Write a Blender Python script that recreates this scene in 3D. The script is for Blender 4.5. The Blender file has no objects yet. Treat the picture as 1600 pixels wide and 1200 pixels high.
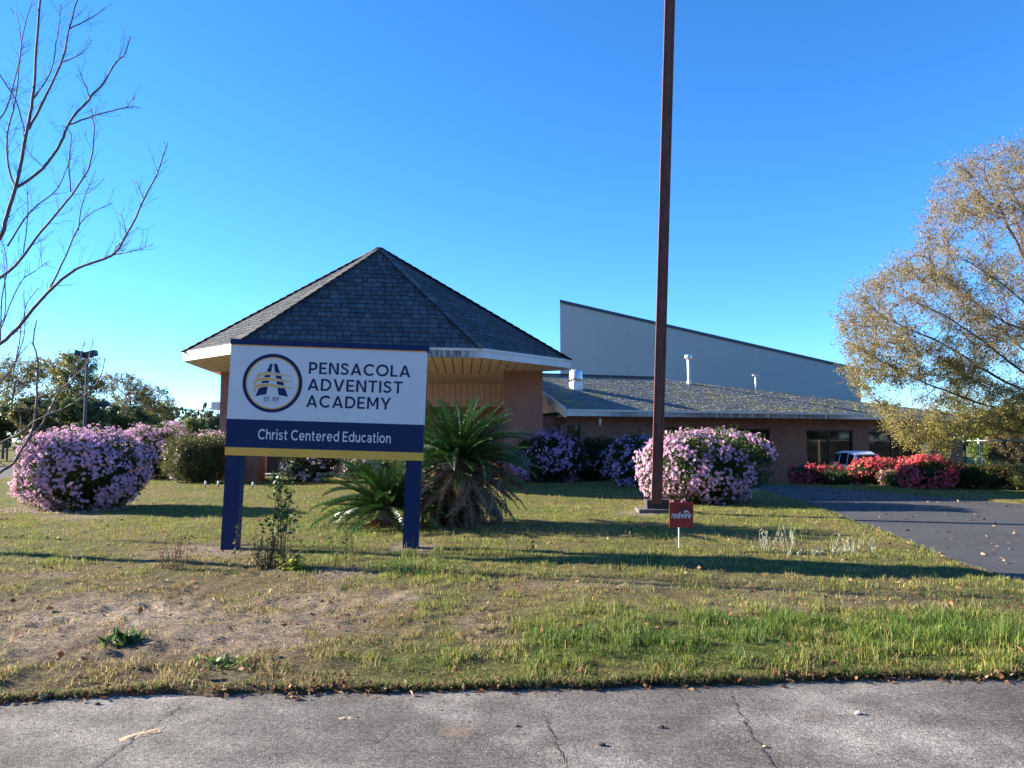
import bpy, bmesh, math, random
import numpy as np
from mathutils import Vector, Matrix

random.seed(7)
rng = np.random.default_rng(7)
SC = bpy.context.scene
COL = SC.collection
R = math.radians

# ------------------------------------------------------------------ camera, sky, sun, exposure
CAM_H = 1.45
F = 1200.0
PITCH = math.atan(90.0 / 1200.0)
cam_d = bpy.data.cameras.new('camera')
cam = bpy.data.objects.new('camera', cam_d)
COL.objects.link(cam)
cam.location = (0, 0, CAM_H)
cam.rotation_euler = (math.pi / 2 + PITCH, 0, 0)
cam_d.sensor_width = 36.0
cam_d.lens = 36.0 * F / 1600.0
cam_d.clip_start = 0.05
cam_d.clip_end = 3000
SC.camera = cam

SUN_EL = 20.0
SUN_AZ = 16.0          # degrees the sun stands beyond the picture plane, on the left
sun_dir = Vector((-math.cos(R(SUN_AZ)) * math.cos(R(SUN_EL)), math.sin(R(SUN_AZ)) * math.cos(R(SUN_EL)), math.sin(R(SUN_EL))))
world = bpy.data.worlds.new('World')
SC.world = world
world.use_nodes = True
wn = world.node_tree
wn.nodes.clear()
sky = wn.nodes.new('ShaderNodeTexSky')
sky.sky_type = 'NISHITA'
sky.sun_disc = False
sky.sun_elevation = R(SUN_EL)
sky.sun_rotation = R(-(90 - SUN_AZ))
sky.air_density = 0.9
sky.altitude = 1500
sky.dust_density = 0.0
sky.ozone_density = 6.0
hs = wn.nodes.new('ShaderNodeHueSaturation')
hs.inputs['Saturation'].default_value = 1.12
hs.inputs['Hue'].default_value = 0.5
hs.inputs['Value'].default_value = 1.0
bg = wn.nodes.new('ShaderNodeBackground')
bg.inputs['Strength'].default_value = 0.096
wo = wn.nodes.new('ShaderNodeOutputWorld')
wn.links.new(sky.outputs[0], hs.inputs['Color'])
wn.links.new(hs.outputs[0], bg.inputs['Color'])
wn.links.new(bg.outputs[0], wo.inputs['Surface'])

sl = bpy.data.lights.new('sun', 'SUN')
sl.energy = 5.0
sl.angle = R(0.53)
sl.color = (1.0, 0.88, 0.71)
so = bpy.data.objects.new('sun', sl)
COL.objects.link(so)
so.rotation_euler = (-sun_dir).to_track_quat('-Z', 'Y').to_euler()
so.location = sun_dir * 100

SC.view_settings.view_transform = 'Standard'
SC.view_settings.look = 'None'
SC.view_settings.exposure = 1.95
SC.view_settings.gamma = 1.0
SC.view_settings.use_curve_mapping = False
SC.render.engine = 'CYCLES'
SC.cycles.max_bounces = 6
SC.cycles.diffuse_bounces = 3
SC.cycles.glossy_bounces = 3
SC.cycles.transmission_bounces = 4
SC.cycles.transparent_max_bounces = 6

# ------------------------------------------------------------------ pixel -> place helpers (used to survey the site)
CP, SP = math.cos(PITCH), math.sin(PITCH)
def ray(px, py):
    a = (px - 800.0) / F; b = (600.0 - py) / F
    return Vector((a, CP - b * SP, SP + b * CP))
def G(px, py, z=0.0):
    d = ray(px, py); t = (z - CAM_H) / d.z
    return Vector((d.x * t, d.y * t, z))
def P(px, py, Y):
    d = ray(px, py); t = Y / d.y
    return Vector((d.x * t, Y, CAM_H + d.z * t))
def pix(x, y, z=0.0):
    zz = z - CAM_H
    dep = y * CP + zz * SP
    up = -y * SP + zz * CP
    return 800 + F * x / dep, 600 - F * up / dep

# ------------------------------------------------------------------ noise
def _h(ix, iy, s):
    n = (ix * 374761393 + iy * 668265263 + s * 974634777) & 0xFFFFFFFF
    n = ((n ^ (n >> 13)) * 1274126177) & 0xFFFFFFFF
    return ((n ^ (n >> 16)) & 0xFFFF) / 65535.0
def vnoise(x, y, s=0):
    x = np.asarray(x, float); y = np.asarray(y, float)
    ix = np.floor(x).astype(np.int64); iy = np.floor(y).astype(np.int64)
    fx = x - ix; fy = y - iy
    fx = fx * fx * (3 - 2 * fx); fy = fy * fy * (3 - 2 * fy)
    a = _h(ix, iy, s); b = _h(ix + 1, iy, s); c = _h(ix, iy + 1, s); d = _h(ix + 1, iy + 1, s)
    return (a * (1 - fx) + b * fx) * (1 - fy) + (c * (1 - fx) + d * fx) * fy
def fbm(x, y, s=0, o=4):
    r = 0; a = .5; t = 0
    for k in range(o):
        r = r + a * vnoise(np.asarray(x) * 2 ** k, np.asarray(y) * 2 ** k, s + k * 17); t += a; a *= .5
    return r / t
def sstep(a, b, x):
    t = np.clip((x - a) / (b - a), 0, 1); return t * t * (3 - 2 * t)

# ------------------------------------------------------------------ mesh helpers
def fast_mesh(name, V, faces_list, cols=None, uv=None, smooth=False):
    """V (n,3); faces_list: list of int arrays (m,k); cols (n,3) per vertex"""
    me = bpy.data.meshes.new(name)
    V = np.ascontiguousarray(V, dtype=np.float32)
    me.vertices.add(len(V)); me.vertices.foreach_set('co', V.ravel())
    faces_list = [np.asarray(f, dtype=np.int32) for f in faces_list if len(f)]
    nl = sum(f.size for f in faces_list); npoly = sum(len(f) for f in faces_list)
    me.loops.add(nl); me.polygons.add(npoly)
    me.loops.foreach_set('vertex_index', np.concatenate([f.ravel() for f in faces_list]))
    starts = []; tot = 0
    for f in faces_list:
        starts.append(tot + np.arange(len(f), dtype=np.int32) * f.shape[1]); tot += f.size
    me.polygons.foreach_set('loop_start', np.concatenate(starts).astype(np.int32))
    if smooth:
        me.polygons.foreach_set('use_smooth', np.ones(npoly, dtype=bool))
    if cols is not None:
        at = me.attributes.new('Col', 'FLOAT_COLOR', 'POINT')
        c4 = np.ones((len(V), 4), np.float32); c4[:, :3] = cols
        at.data.foreach_set('color', c4.ravel())
    me.update(calc_edges=True)
    me.validate()
    return me

class MB:
    def __init__(s): s.v = []; s.f = []; s.c = []; s.uv = []; s.has_uv = False; s.has_c = False
    def add(s, vs, fs, col=None, uvs=None):
        o = len(s.v); s.v += [tuple(p) for p in vs]
        s.f += [tuple(i + o for i in f) for f in fs]
        if col is not None: s.has_c = True
        s.c += [col if col is not None else (1, 1, 1)] * len(vs)
        for k, f in enumerate(fs):
            if uvs is not None:
                s.has_uv = True; s.uv += [uvs[i] for i in f]
            else: s.uv += [(0, 0)] * len(f)
    def box(s, o, ax, ay, az, col=None):
        """o = a corner, ax ay az = edge vectors (right handed)"""
        o = Vector(o); ax = Vector(ax); ay = Vector(ay); az = Vector(az)
        p = [o, o + ax, o + ax + ay, o + ay]; p += [q + az for q in p]
        s.add(p, [(0, 3, 2, 1), (4, 5, 6, 7), (0, 1, 5, 4), (1, 2, 6, 5), (2, 3, 7, 6), (3, 0, 4, 7)], col)
    def cbox(s, c, sx, sy, sz, col=None, ux=(1, 0, 0), uy=(0, 1, 0), uz=(0, 0, 1)):
        ux = Vector(ux) * sx; uy = Vector(uy) * sy; uz = Vector(uz) * sz
        s.box(Vector(c) - ux / 2 - uy / 2 - uz / 2, ux, uy, uz, col)
    def quad(s, a, b, c, d, uv=None, col=None): s.add([a, b, c, d], [(0, 1, 2, 3)], col, uv)
    def poly(s, ps, col=None): s.add(ps, [tuple(range(len(ps)))], col)
    def prism(s, ps, vec, col=None):
        """closed prism from polygon ps (counter-clockwise seen against vec) swept by vec"""
        n = len(ps); vec = Vector(vec); q = [Vector(p) for p in ps]
        vs = q + [p + vec for p in q]
        fs = [tuple(reversed(range(n))), tuple(range(n, 2 * n))]
        fs += [(i, (i + 1) % n, n + (i + 1) % n, n + i) for i in range(n)]
        s.add(vs, fs, col)
    def tube(s, pts, rads, sides=6, col=None, cap=True):
        pts = [Vector(p) for p in pts]
        if not hasattr(rads, '__len__'): rads = [rads] * len(pts)
        vs = []; fs = []; ref = None
        for i, p in enumerate(pts):
            t = (pts[min(i + 1, len(pts) - 1)] - pts[max(i - 1, 0)])
            if t.length < 1e-9: t = Vector((0, 0, 1))
            t.normalize()
            if ref is None:
                ref = Vector((0, 0, 1)) if abs(t.z) < .9 else Vector((1, 0, 0))
            a = (ref - t * ref.dot(t)).normalized(); b = t.cross(a); ref = a
            for k in range(sides):
                th = 2 * math.pi * k / sides
                vs.append(p + (a * math.cos(th) + b * math.sin(th)) * rads[i])
        for i in range(len(pts) - 1):
            for k in range(sides):
                k2 = (k + 1) % sides
                fs.append((i * sides + k, i * sides + k2, (i + 1) * sides + k2, (i + 1) * sides + k))
        if cap:
            fs.append(tuple(reversed(range(sides)))); fs.append(tuple((len(pts) - 1) * sides + k for k in range(sides)))
        s.add(vs, fs, col)
    def mesh(s, name, smooth=False):
        me = bpy.data.meshes.new(name)
        me.from_pydata(s.v, [], s.f)
        if s.has_uv:
            l = me.uv_layers.new(name='UVMap')
            l.data.foreach_set('uv', np.array(s.uv, np.float32).ravel())
        if s.has_c:
            at = me.attributes.new('Col', 'FLOAT_COLOR', 'POINT')
            c4 = np.ones((len(s.v), 4), np.float32); c4[:, :3] = np.array(s.c)
            at.data.foreach_set('color', c4.ravel())
        if smooth: me.polygons.foreach_set('use_smooth', np.ones(len(me.polygons), dtype=bool))
        me.update()
        return me
    def build(s, name, mat, parent=None, smooth=False, kind=None):
        return link(name, s.mesh(name, smooth), mat, parent, kind)

def link(name, me, mat, parent=None, kind=None):
    o = bpy.data.objects.new(name, me)
    if mat is not None and not me.materials: me.materials.append(mat)
    COL.objects.link(o)
    if parent is not None: put_under(o, parent)
    if kind: o['kind'] = kind
    return o
def world_loc(o):
    m = Vector(o.location)
    return m
ORG = {}
def put_under(o, parent):
    """o is built in world coordinates; keep it there under its parent"""
    o.parent = parent
    root = ORG.get(parent.name, Vector((0, 0, 0)))
    o.matrix_parent_inverse = Matrix.Translation(-root)
    ORG[o.name] = Vector((0, 0, 0))        # parts sit at the world origin of their own data
def thing(name, label, cat, loc, group=None):
    o = bpy.data.objects.new(name, None); o.empty_display_size = .3
    COL.objects.link(o); o.location = loc
    ORG[o.name] = Vector(loc)
    o['label'] = label; o['category'] = cat
    if group: o['group'] = group
    return o
def tag(o, label, cat, group=None):
    o['label'] = label; o['category'] = cat
    if group: o['group'] = group
    return o

# ------------------------------------------------------------------ materials
def new_mat(name):
    m = bpy.data.materials.new(name); m.use_nodes = True
    nt = m.node_tree; nt.nodes.clear()
    out = nt.nodes.new('ShaderNodeOutputMaterial')
    b = nt.nodes.new('ShaderNodeBsdfPrincipled')
    nt.links.new(b.outputs[0], out.inputs[0])
    return m, nt, b, out
def N(nt, t, **kw):
    n = nt.nodes.new(t)
    for k, v in kw.items():
        if k in n.inputs: n.inputs[k].default_value = v
        else: setattr(n, k, v)
    return n
def L(nt, a, b): nt.links.new(a, b)
def ramp(nt, fac, stops):
    r = nt.nodes.new('ShaderNodeValToRGB')
    el = r.color_ramp.elements
    while len(el) < len(stops): el.new(.5)
    for e, (p, c) in zip(el, stops):
        e.position = p; e.color = (*c, 1) if len(c) == 3 else c
    L(nt, fac, r.inputs[0]); return r.outputs[0]
def mixc(nt, fac, a, b, mode='MIX'):
    m = nt.nodes.new('ShaderNodeMix'); m.data_type = 'RGBA'; m.blend_type = mode
    for sock, v in ((m.inputs[0], fac), (m.inputs[6], a), (m.inputs[7], b)):
        if isinstance(v, (int, float)): sock.default_value = v
        elif isinstance(v, tuple): sock.default_value = (*v, 1)
        else: L(nt, v, sock)
    return m.outputs[2]
def noise(nt, scale, detail=4, rough=.55, vec=None):
    n = N(nt, 'ShaderNodeTexNoise'); n.inputs['Scale'].default_value = scale
    n.inputs['Detail'].default_value = detail; n.inputs['Roughness'].default_value = rough
    if vec is not None: L(nt, vec, n.inputs['Vector'])
    return n.outputs['Fac']
def pos(nt):
    return nt.nodes.new('ShaderNodeNewGeometry').outputs['Position']
def bump(nt, b, h, strength=.3, dist=.01):
    n = N(nt, 'ShaderNodeBump'); n.inputs['Strength'].default_value = strength; n.inputs['Distance'].default_value = dist
    L(nt, h, n.inputs['Height']); L(nt, n.outputs[0], b.inputs['Normal'])
def simple(name, col, rough=.6, var=.15, scale=3.0, bmp=0.0, bscale=60, metal=0.0, spec=.5):
    m, nt, b, out = new_mat(name)
    p = pos(nt)
    f = noise(nt, scale, 5, .6, p)
    lo = tuple(c * (1 - var) for c in col); hi = tuple(min(1, c * (1 + var)) for c in col)
    L(nt, ramp(nt, f, [(.3, lo), (.7, hi)]), b.inputs['Base Color'])
    b.inputs['Roughness'].default_value = rough; b.inputs['Metallic'].default_value = metal
    b.inputs['Specular IOR Level'].default_value = spec
    if bmp: bump(nt, b, noise(nt, bscale, 4, .6, p), bmp, .01)
    return m
def leafmat(name, trans=.35, rough=.5, spec=.3, tint=(1.0, 1.0, 1.0)):
    m, nt, b, out = new_mat(name)
    at = N(nt, 'ShaderNodeAttribute'); at.attribute_name = 'Col'
    L(nt, at.outputs['Color'], b.inputs['Base Color'])
    b.inputs['Roughness'].default_value = rough
    b.inputs['Specular IOR Level'].default_value = spec
    tr = N(nt, 'ShaderNodeBsdfTranslucent')
    L(nt, mixc(nt, 1.0, at.outputs['Color'], tint, 'MULTIPLY'), tr.inputs['Color'])
    mx = N(nt, 'ShaderNodeMixShader'); mx.inputs[0].default_value = trans
    L(nt, b.outputs[0], mx.inputs[1]); L(nt, tr.outputs[0], mx.inputs[2]); L(nt, mx.outputs[0], out.inputs[0])
    return m
def colmat(name, rough=.8, bmp=0, bscale=80, var=.2, scale=12):
    m, nt, b, out = new_mat(name)
    at = N(nt, 'ShaderNodeAttribute'); at.attribute_name = 'Col'
    p = pos(nt)
    f = ramp(nt, noise(nt, scale, 5, .65, p), [(.25, (1 - var,) * 3), (.75, (1 + var,) * 3)])
    L(nt, mixc(nt, 1.0, at.outputs['Color'], f, 'MULTIPLY'), b.inputs['Base Color'])
    b.inputs['Roughness'].default_value = rough
    b.inputs['Specular IOR Level'].default_value = .25
    if bmp: bump(nt, b, noise(nt, bscale, 3, .6, p), bmp, .01)
    return m

M = {}
M['navy'] = simple('navy_paint', (.004, .021, .092), .5, .06, 2, 0, 60, 0, .3)
M['sign_white'] = simple('sign_white_paint', (.74, .75, .76), .5, .03, 1.5)
M['gold'] = simple('gold_paint', (.95, .49, .07), .5, .05, 2)
M['gold_pale'] = simple('gold_print', (.88, .50, .14), .4, .05, 2)
M['white_trim'] = simple('white_trim_paint', (.72, .70, .66), .5, .10, 2.2, .05, 40)
M['dark_trim'] = simple('dark_metal_trim', (.02, .03, .05), .45, .1, 2)
M['leaf'] = leafmat('leaf', .42, .45, .35)
M['grass'] = leafmat('grass_blade', .35, .55, .25)
M['petal'] = leafmat('petal', .30, .6, .2)
M['frond'] = leafmat('frond_leaf', .22, .33, .5)
M['dead'] = leafmat('dead_leaf', .18, .8, .1)
M['shingle_col'] = colmat('roof_shingle', .88, .5, 120, .25, 30)
M['bark'] = simple('bark', (.16, .13, .11), .9, .35, 6, .6, 25)
M['pale_bark'] = simple('grey_bark', (.135, .105, .105), .85, .25, 9, .4, 30)
M['oak_bark'] = simple('oak_bark', (.085, .07, .06), .9, .35, 6, .6, 25)
M['stem'] = simple('green_brown_stem', (.12, .11, .05), .8, .3, 8)
M['dry_stem'] = simple('dry_stem', (.20, .13, .08), .9, .3, 8)
M['galv'] = simple('galvanised_metal', (.70, .71, .72), .45, .12, 5, .05, 20, .85)
M['rubber'] = simple('rubber', (.02, .02, .02), .8, .1, 5)
M['glass'] = simple('dark_window_glass', (.010, .012, .014), .04, .1, 1, 0, 1, 0, .3)
M['frame'] = simple('dark_bronze_frame', (.02, .017, .015), .4, .1, 4)
M['tan'] = simple('tan_paint', (.80, .59, .56), .6, .07, 2.5, .06, 40)
M['groove'] = simple('shadowed_gap_board', (.25, .16, .11), .8, .1, 3)
M['slab'] = simple('porch_concrete', (.50, .47, .42), .85, .15, 5, .3, 50)

def brick_mat(name, c1, c2, mortar, bw=.203, bh=.0677):
    m, nt, b, out = new_mat(name)
    uv = N(nt, 'ShaderNodeUVMap'); uv.uv_map = 'UVMap'
    br = N(nt, 'ShaderNodeTexBrick')
    br.inputs['Color1'].default_value = (*c1, 1); br.inputs['Color2'].default_value = (*c2, 1)
    br.inputs['Mortar'].default_value = (*mortar, 1)
    br.inputs['Scale'].default_value = 1.0
    br.inputs['Mortar Size'].default_value = .006
    br.inputs['Mortar Smooth'].default_value = .3
    br.inputs['Brick Width'].default_value = bw; br.inputs['Row Height'].default_value = bh
    br.inputs['Bias'].default_value = -.1
    L(nt, uv.outputs[0], br.inputs['Vector'])
    p = pos(nt)
    f = ramp(nt, noise(nt, 1.3, 6, .65, p), [(.25, (.78,) * 3), (.75, (1.15,) * 3)])
    f2 = ramp(nt, noise(nt, 22, 3, .6, p), [(.25, (.85,) * 3), (.75, (1.12,) * 3)])
    c = mixc(nt, 1.0, br.outputs['Color'], f, 'MULTIPLY'); c = mixc(nt, 1.0, c, f2, 'MULTIPLY')
    L(nt, c, b.inputs['Base Color'])
    b.inputs['Roughness'].default_value = .9; b.inputs['Specular IOR Level'].default_value = .2
    inv = N(nt, 'ShaderNodeMath'); inv.operation = 'SUBTRACT'; inv.inputs[0].default_value = 1
    L(nt, br.outputs['Fac'], inv.inputs[1]); bump(nt, b, inv.outputs[0], .6, .008)
    return m
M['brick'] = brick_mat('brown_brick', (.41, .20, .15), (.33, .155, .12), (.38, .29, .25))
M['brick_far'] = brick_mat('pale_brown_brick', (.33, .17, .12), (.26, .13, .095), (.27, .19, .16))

# fascia with dark weather streaks running down it
def fascia_mat():
    m, nt, b, out = new_mat('stained_white_fascia')
    uv = N(nt, 'ShaderNodeUVMap'); uv.uv_map = 'UVMap'
    mp = N(nt, 'ShaderNodeMapping'); mp.inputs['Scale'].default_value = (3.2, .35, 1)
    L(nt, uv.outputs[0], mp.inputs[0])
    st = noise(nt, 2.2, 6, .75, mp.outputs[0])
    sep = N(nt, 'ShaderNodeSeparateXYZ'); L(nt, uv.outputs[0], sep.inputs[0])
    mu = N(nt, 'ShaderNodeMath'); mu.operation = 'DIVIDE'; L(nt, sep.outputs[0], mu.inputs[0]); mu.inputs[1].default_value = 60.0
    ws = 1 / 60.0   # weathered lengths of the boards, in metres along them
    big = ramp(nt, mu.outputs[0], [(3.0 * ws, (1,) * 3), (6.6 * ws, (1,) * 3), (7.2 * ws, (.1,) * 3), (41.0 * ws, (0,) * 3), (42.2 * ws, (.8,) * 3), (43.5 * ws, (.5,) * 3), (45.5 * ws, (1,) * 3), (51.5 * ws, (1,) * 3), (52.5 * ws, (.05,) * 3)])
    sr = ramp(nt, st, [(.36, (0,) * 3), (.52, (1,) * 3)])
    f = mixc(nt, 1.0, sr, big, 'MULTIPLY')
    L(nt, mixc(nt, f, (.72, .70, .66), (.14, .135, .13)), b.inputs['Base Color'])
    b.inputs['Roughness'].default_value = .55
    return m
M['fascia'] = fascia_mat()

def stucco():
    m, nt, b, out = new_mat('gym_stucco')
    p = pos(nt)
    f = noise(nt, .35, 5, .6, p); g = noise(nt, 30, 3, .6, p)
    c = ramp(nt, f, [(.3, (.40, .39, .375)), (.7, (.435, .425, .41))])
    c = mixc(nt, 1.0, c, ramp(nt, g, [(.3, (.94,) * 3), (.7, (1.05,) * 3)]), 'MULTIPLY')
    mp = N(nt, 'ShaderNodeMapping'); mp.inputs['Scale'].default_value = (1.1, 1.1, .06); L(nt, p, mp.inputs[0])
    c = mixc(nt, 1.0, c, ramp(nt, noise(nt, 1.2, 5, .65, mp.outputs[0]), [(.32, (.965,) * 3), (.55, (1.0,) * 3), (.75, (1.02,) * 3)]), 'MULTIPLY')
    L(nt, c, b.inputs['Base Color']); b.inputs['Roughness'].default_value = .9
    bump(nt, b, g, .3, .01)
    return m
M['stucco'] = stucco()

def rust():
    m, nt, b, out = new_mat('rusty_brown_steel')
    p = pos(nt)
    mp = N(nt, 'ShaderNodeMapping'); mp.inputs['Scale'].default_value = (6, 6, .8); L(nt, p, mp.inputs[0])
    f = noise(nt, 2.2, 7, .7, mp.outputs[0]); g = noise(nt, 45, 3, .6, p)
    c = ramp(nt, f, [(.25, (.07, .025, .018)), (.5, (.15, .05, .032)), (.75, (.22, .085, .05))])
    c = mixc(nt, 1.0, c, ramp(nt, g, [(.3, (.8,) * 3), (.7, (1.15,) * 3)]), 'MULTIPLY')
    L(nt, c, b.inputs['Base Color']); b.inputs['Roughness'].default_value = .75
    bump(nt, b, g, .25, .004)
    return m
M['rust'] = rust()

def asphalt():
    m, nt, b, out = new_mat('asphalt')
    p = pos(nt)
    f = noise(nt, .6, 6, .65, p); g = noise(nt, 90, 3, .7, p)
    c = ramp(nt, f, [(.3, (.040, .042, .046)), (.7, (.066, .067, .070))])
    c = mixc(nt, 1.0, c, ramp(nt, g, [(.25, (.6,) * 3), (.75, (1.4,) * 3)]), 'MULTIPLY')
    L(nt, c, b.inputs['Base Color']); b.inputs['Roughness'].default_value = .85
    b.inputs['Specular IOR Level'].default_value = .35
    bump(nt, b, g, .5, .006)
    return m
M['asphalt'] = asphalt()

def concrete():
    m, nt, b, out = new_mat('weathered_concrete')
    p = pos(nt)
    f = noise(nt, .8, 7, .62, p)
    g = noise(nt, 130, 3, .8, p)
    h = noise(nt, 38, 4, .75, p)
    k = noise(nt, 4.5, 6, .7, p)
    c = ramp(nt, f, [(.36, (.092, .082, .071)), (.50, (.138, .124, .108)), (.58, (.20, .182, .158)), (.70, (.29, .265, .23))])
    c = mixc(nt, 1.0, c, ramp(nt, k, [(.30, (.62,) * 3), (.68, (1.25,) * 3)]), 'MULTIPLY')
    c = mixc(nt, 1.0, c, ramp(nt, h, [(.36, (.55,) * 3), (.5, (1.0,) * 3), (.66, (1.5,) * 3)]), 'MULTIPLY')
    c = mixc(nt, 1.0, c, ramp(nt, g, [(.40, (.34,) * 3), (.5, (1.05,) * 3), (.60, (1.95,) * 3)]), 'MULTIPLY')
    sp_ = noise(nt, 70, 2, .5, p)
    c = mixc(nt, ramp(nt, sp_, [(.68, (0,) * 3), (.73, (.9,) * 3)]), c, (.50, .47, .42))
    s = ramp(nt, noise(nt, 1.7, 3, .5, p), [(.66, (0,) * 3), (.74, (.55,) * 3)])
    c = mixc(nt, s, c, (.36, .22, .13))
    L(nt, c, b.inputs['Base Color']); b.inputs['Roughness'].default_value = .92
    b.inputs['Specular IOR Level'].default_value = .25
    ad = N(nt, 'ShaderNodeMath'); ad.operation = 'ADD'; L(nt, g, ad.inputs[0]); L(nt, h, ad.inputs[1])
    bump(nt, b, ad.outputs[0], .55, .006)
    return m
M['concrete'] = concrete()

def soil():
    m, nt, b, out = new_mat('lawn_soil')
    at = N(nt, 'ShaderNodeAttribute'); at.attribute_name = 'Col'
    p = pos(nt)
    f = ramp(nt, noise(nt, 9, 7, .75, p), [(.28, (.55,) * 3), (.72, (1.4,) * 3)])
    g = noise(nt, 60, 5, .75, p)
    c = mixc(nt, 1.0, at.outputs['Color'], f, 'MULTIPLY')
    c = mixc(nt, 1.0, c, ramp(nt, g, [(.34, (.40,) * 3), (.5, (1.0,) * 3), (.66, (1.55,) * 3)]), 'MULTIPLY')
    c = mixc(nt, 1.0, c, ramp(nt, noise(nt, 22, 5, .8, p), [(.34, (.5,) * 3), (.5, (1.0,) * 3), (.66, (1.4,) * 3)]), 'MULTIPLY')
    L(nt, c, b.inputs['Base Color']); b.inputs['Roughness'].default_value = .95
    b.inputs['Specular IOR Level'].default_value = .1
    bump(nt, b, g, 1.0, .05)
    return m
M['soil'] = soil()

# ================================================================== GROUND
# concrete apron edge (near), driveway outline
CE0, CE1 = G(0, 1098), G(1600, 1058)
def edge_y(x):
    t = (x - CE0.x) / (CE1.x - CE0.x)
    return CE0.y + t * (CE1.y - CE0.y) + .13 * (vnoise(np.asarray(x) * .9, np.asarray(x) * 0, 3) - .5) + .07 * (vnoise(np.asarray(x) * 4.1, np.asarray(x) * 0, 6) - .5) + .03 * (vnoise(np.asarray(x) * 13.0, np.asarray(x) * 0, 9) - .5)
DRIVE = [G(1085, 763), G(1198, 768), G(1262, 786), G(1330, 812), G(1405, 840), G(1470, 868), G(1540, 893), G(1605, 914)]
d_near = [(p.x, p.y) for p in DRIVE] + [(9.5, 6.2), (40, 5.2)]
d_far = [(60, 17), (24, 19.2)] + [(G(a, b).x, G(a, b).y) for a, b in ((1600, 789), (1450, 776), (1300, 763), (1190, 757), (1080, 752))]
DRV = np.array(d_near + d_far)
LOT = np.array([(-60, 30), (-18.5, 30.2), (-18.6, 47), (-60, 47)])   # asphalt lot far left
def in_poly(x, y, poly):
    x = np.asarray(x); y = np.asarray(y); r = np.zeros(x.shape, bool)
    n = len(poly)
    for i in range(n):
        x1, y1 = poly[i]; x2, y2 = poly[(i + 1) % n]
        c = ((y1 > y) != (y2 > y))
        with np.errstate(divide='ignore', invalid='ignore'):
            xi = (x2 - x1) * (y - y1) / (y2 - y1 + 1e-12) + x1
        r ^= c & (x < xi)
    return r
def poly_dist(x, y, poly):
    x = np.asarray(x, float); y = np.asarray(y, float); d = np.full(x.shape, 1e9); n = len(poly)
    for i in range(n):
        x1, y1 = poly[i]; x2, y2 = poly[(i + 1) % n]
        dx, dy = x2 - x1, y2 - y1
        t = np.clip(((x - x1) * dx + (y - y1) * dy) / (dx * dx + dy * dy + 1e-12), 0, 1)
        d = np.minimum(d, np.hypot(x - x1 - t * dx, y - y1 - t * dy))
    return d
def ell(px, py, cx, cy, rx, ry):
    return np.exp(-(((px - cx) / rx) ** 2 + ((py - cy) / ry) ** 2) * 1.2)
def masks(x, y):
    """bare ground and lush grass weights on the lawn"""
    x = np.asarray(x, float); y = np.asarray(y, float)
    yy = np.maximum(y, 1.0)
    px, py = pix(x, yy)
    bare = np.zeros(x.shape)
    for e in ((250, 985, 330, 42, 1.1), (500, 960, 150, 32, .9), (90, 1010, 170, 50, .8), (380, 1010, 160, 30, .9), (330, 866, 75, 11, 1.2),
              (642, 862, 42, 7, 1.3), (265, 872, 60, 12, .8), (520, 905, 80, 14, .7), (615, 945, 60, 22, .6), (60, 905, 120, 10, .4),
              (1000, 806, 40, 6, .9), (1270, 940, 200, 12, .45), (120, 812, 75, 9, .8), (740, 985, 60, 40, .35), (1200, 958, 330, 14, .35),
              (250, 1092, 330, 10, .7), (900, 925, 200, 9, .4)):
        bare = np.maximum(bare, e[4] * ell(px, py, *e[:4]))
    bare = np.clip(bare * (0.35 + 1.35 * fbm(x * 2.3, y * 2.3, 5, 4)) - .10, 0, 1)
    lush = np.zeros(x.shape)
    for e in ((1180, 1010, 480, 60, 1.0), (760, 1045, 160, 36, .75), (1500, 1000, 280, 62, .95), (540, 830, 110, 30, .8), (600, 895, 170, 22, .9),
              (440, 890, 60, 18, .5), (880, 1020, 160, 40, .9), (720, 905, 120, 18, .5), (1330, 925, 60, 10, .7), (620, 965, 60, 30, .4)):
        lush = np.maximum(lush, e[4] * ell(px, py, *e[:4]))
    lush = np.clip(lush * (.15 + 1.6 * fbm(x * 2.3 + 9, y * 2.3, 11, 4)), 0, 1) * (1 - bare)
    bare = np.where(y < 1.2, .3, bare); lush = np.where(y < 1.2, .3, lush)
    return bare, lush

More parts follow.
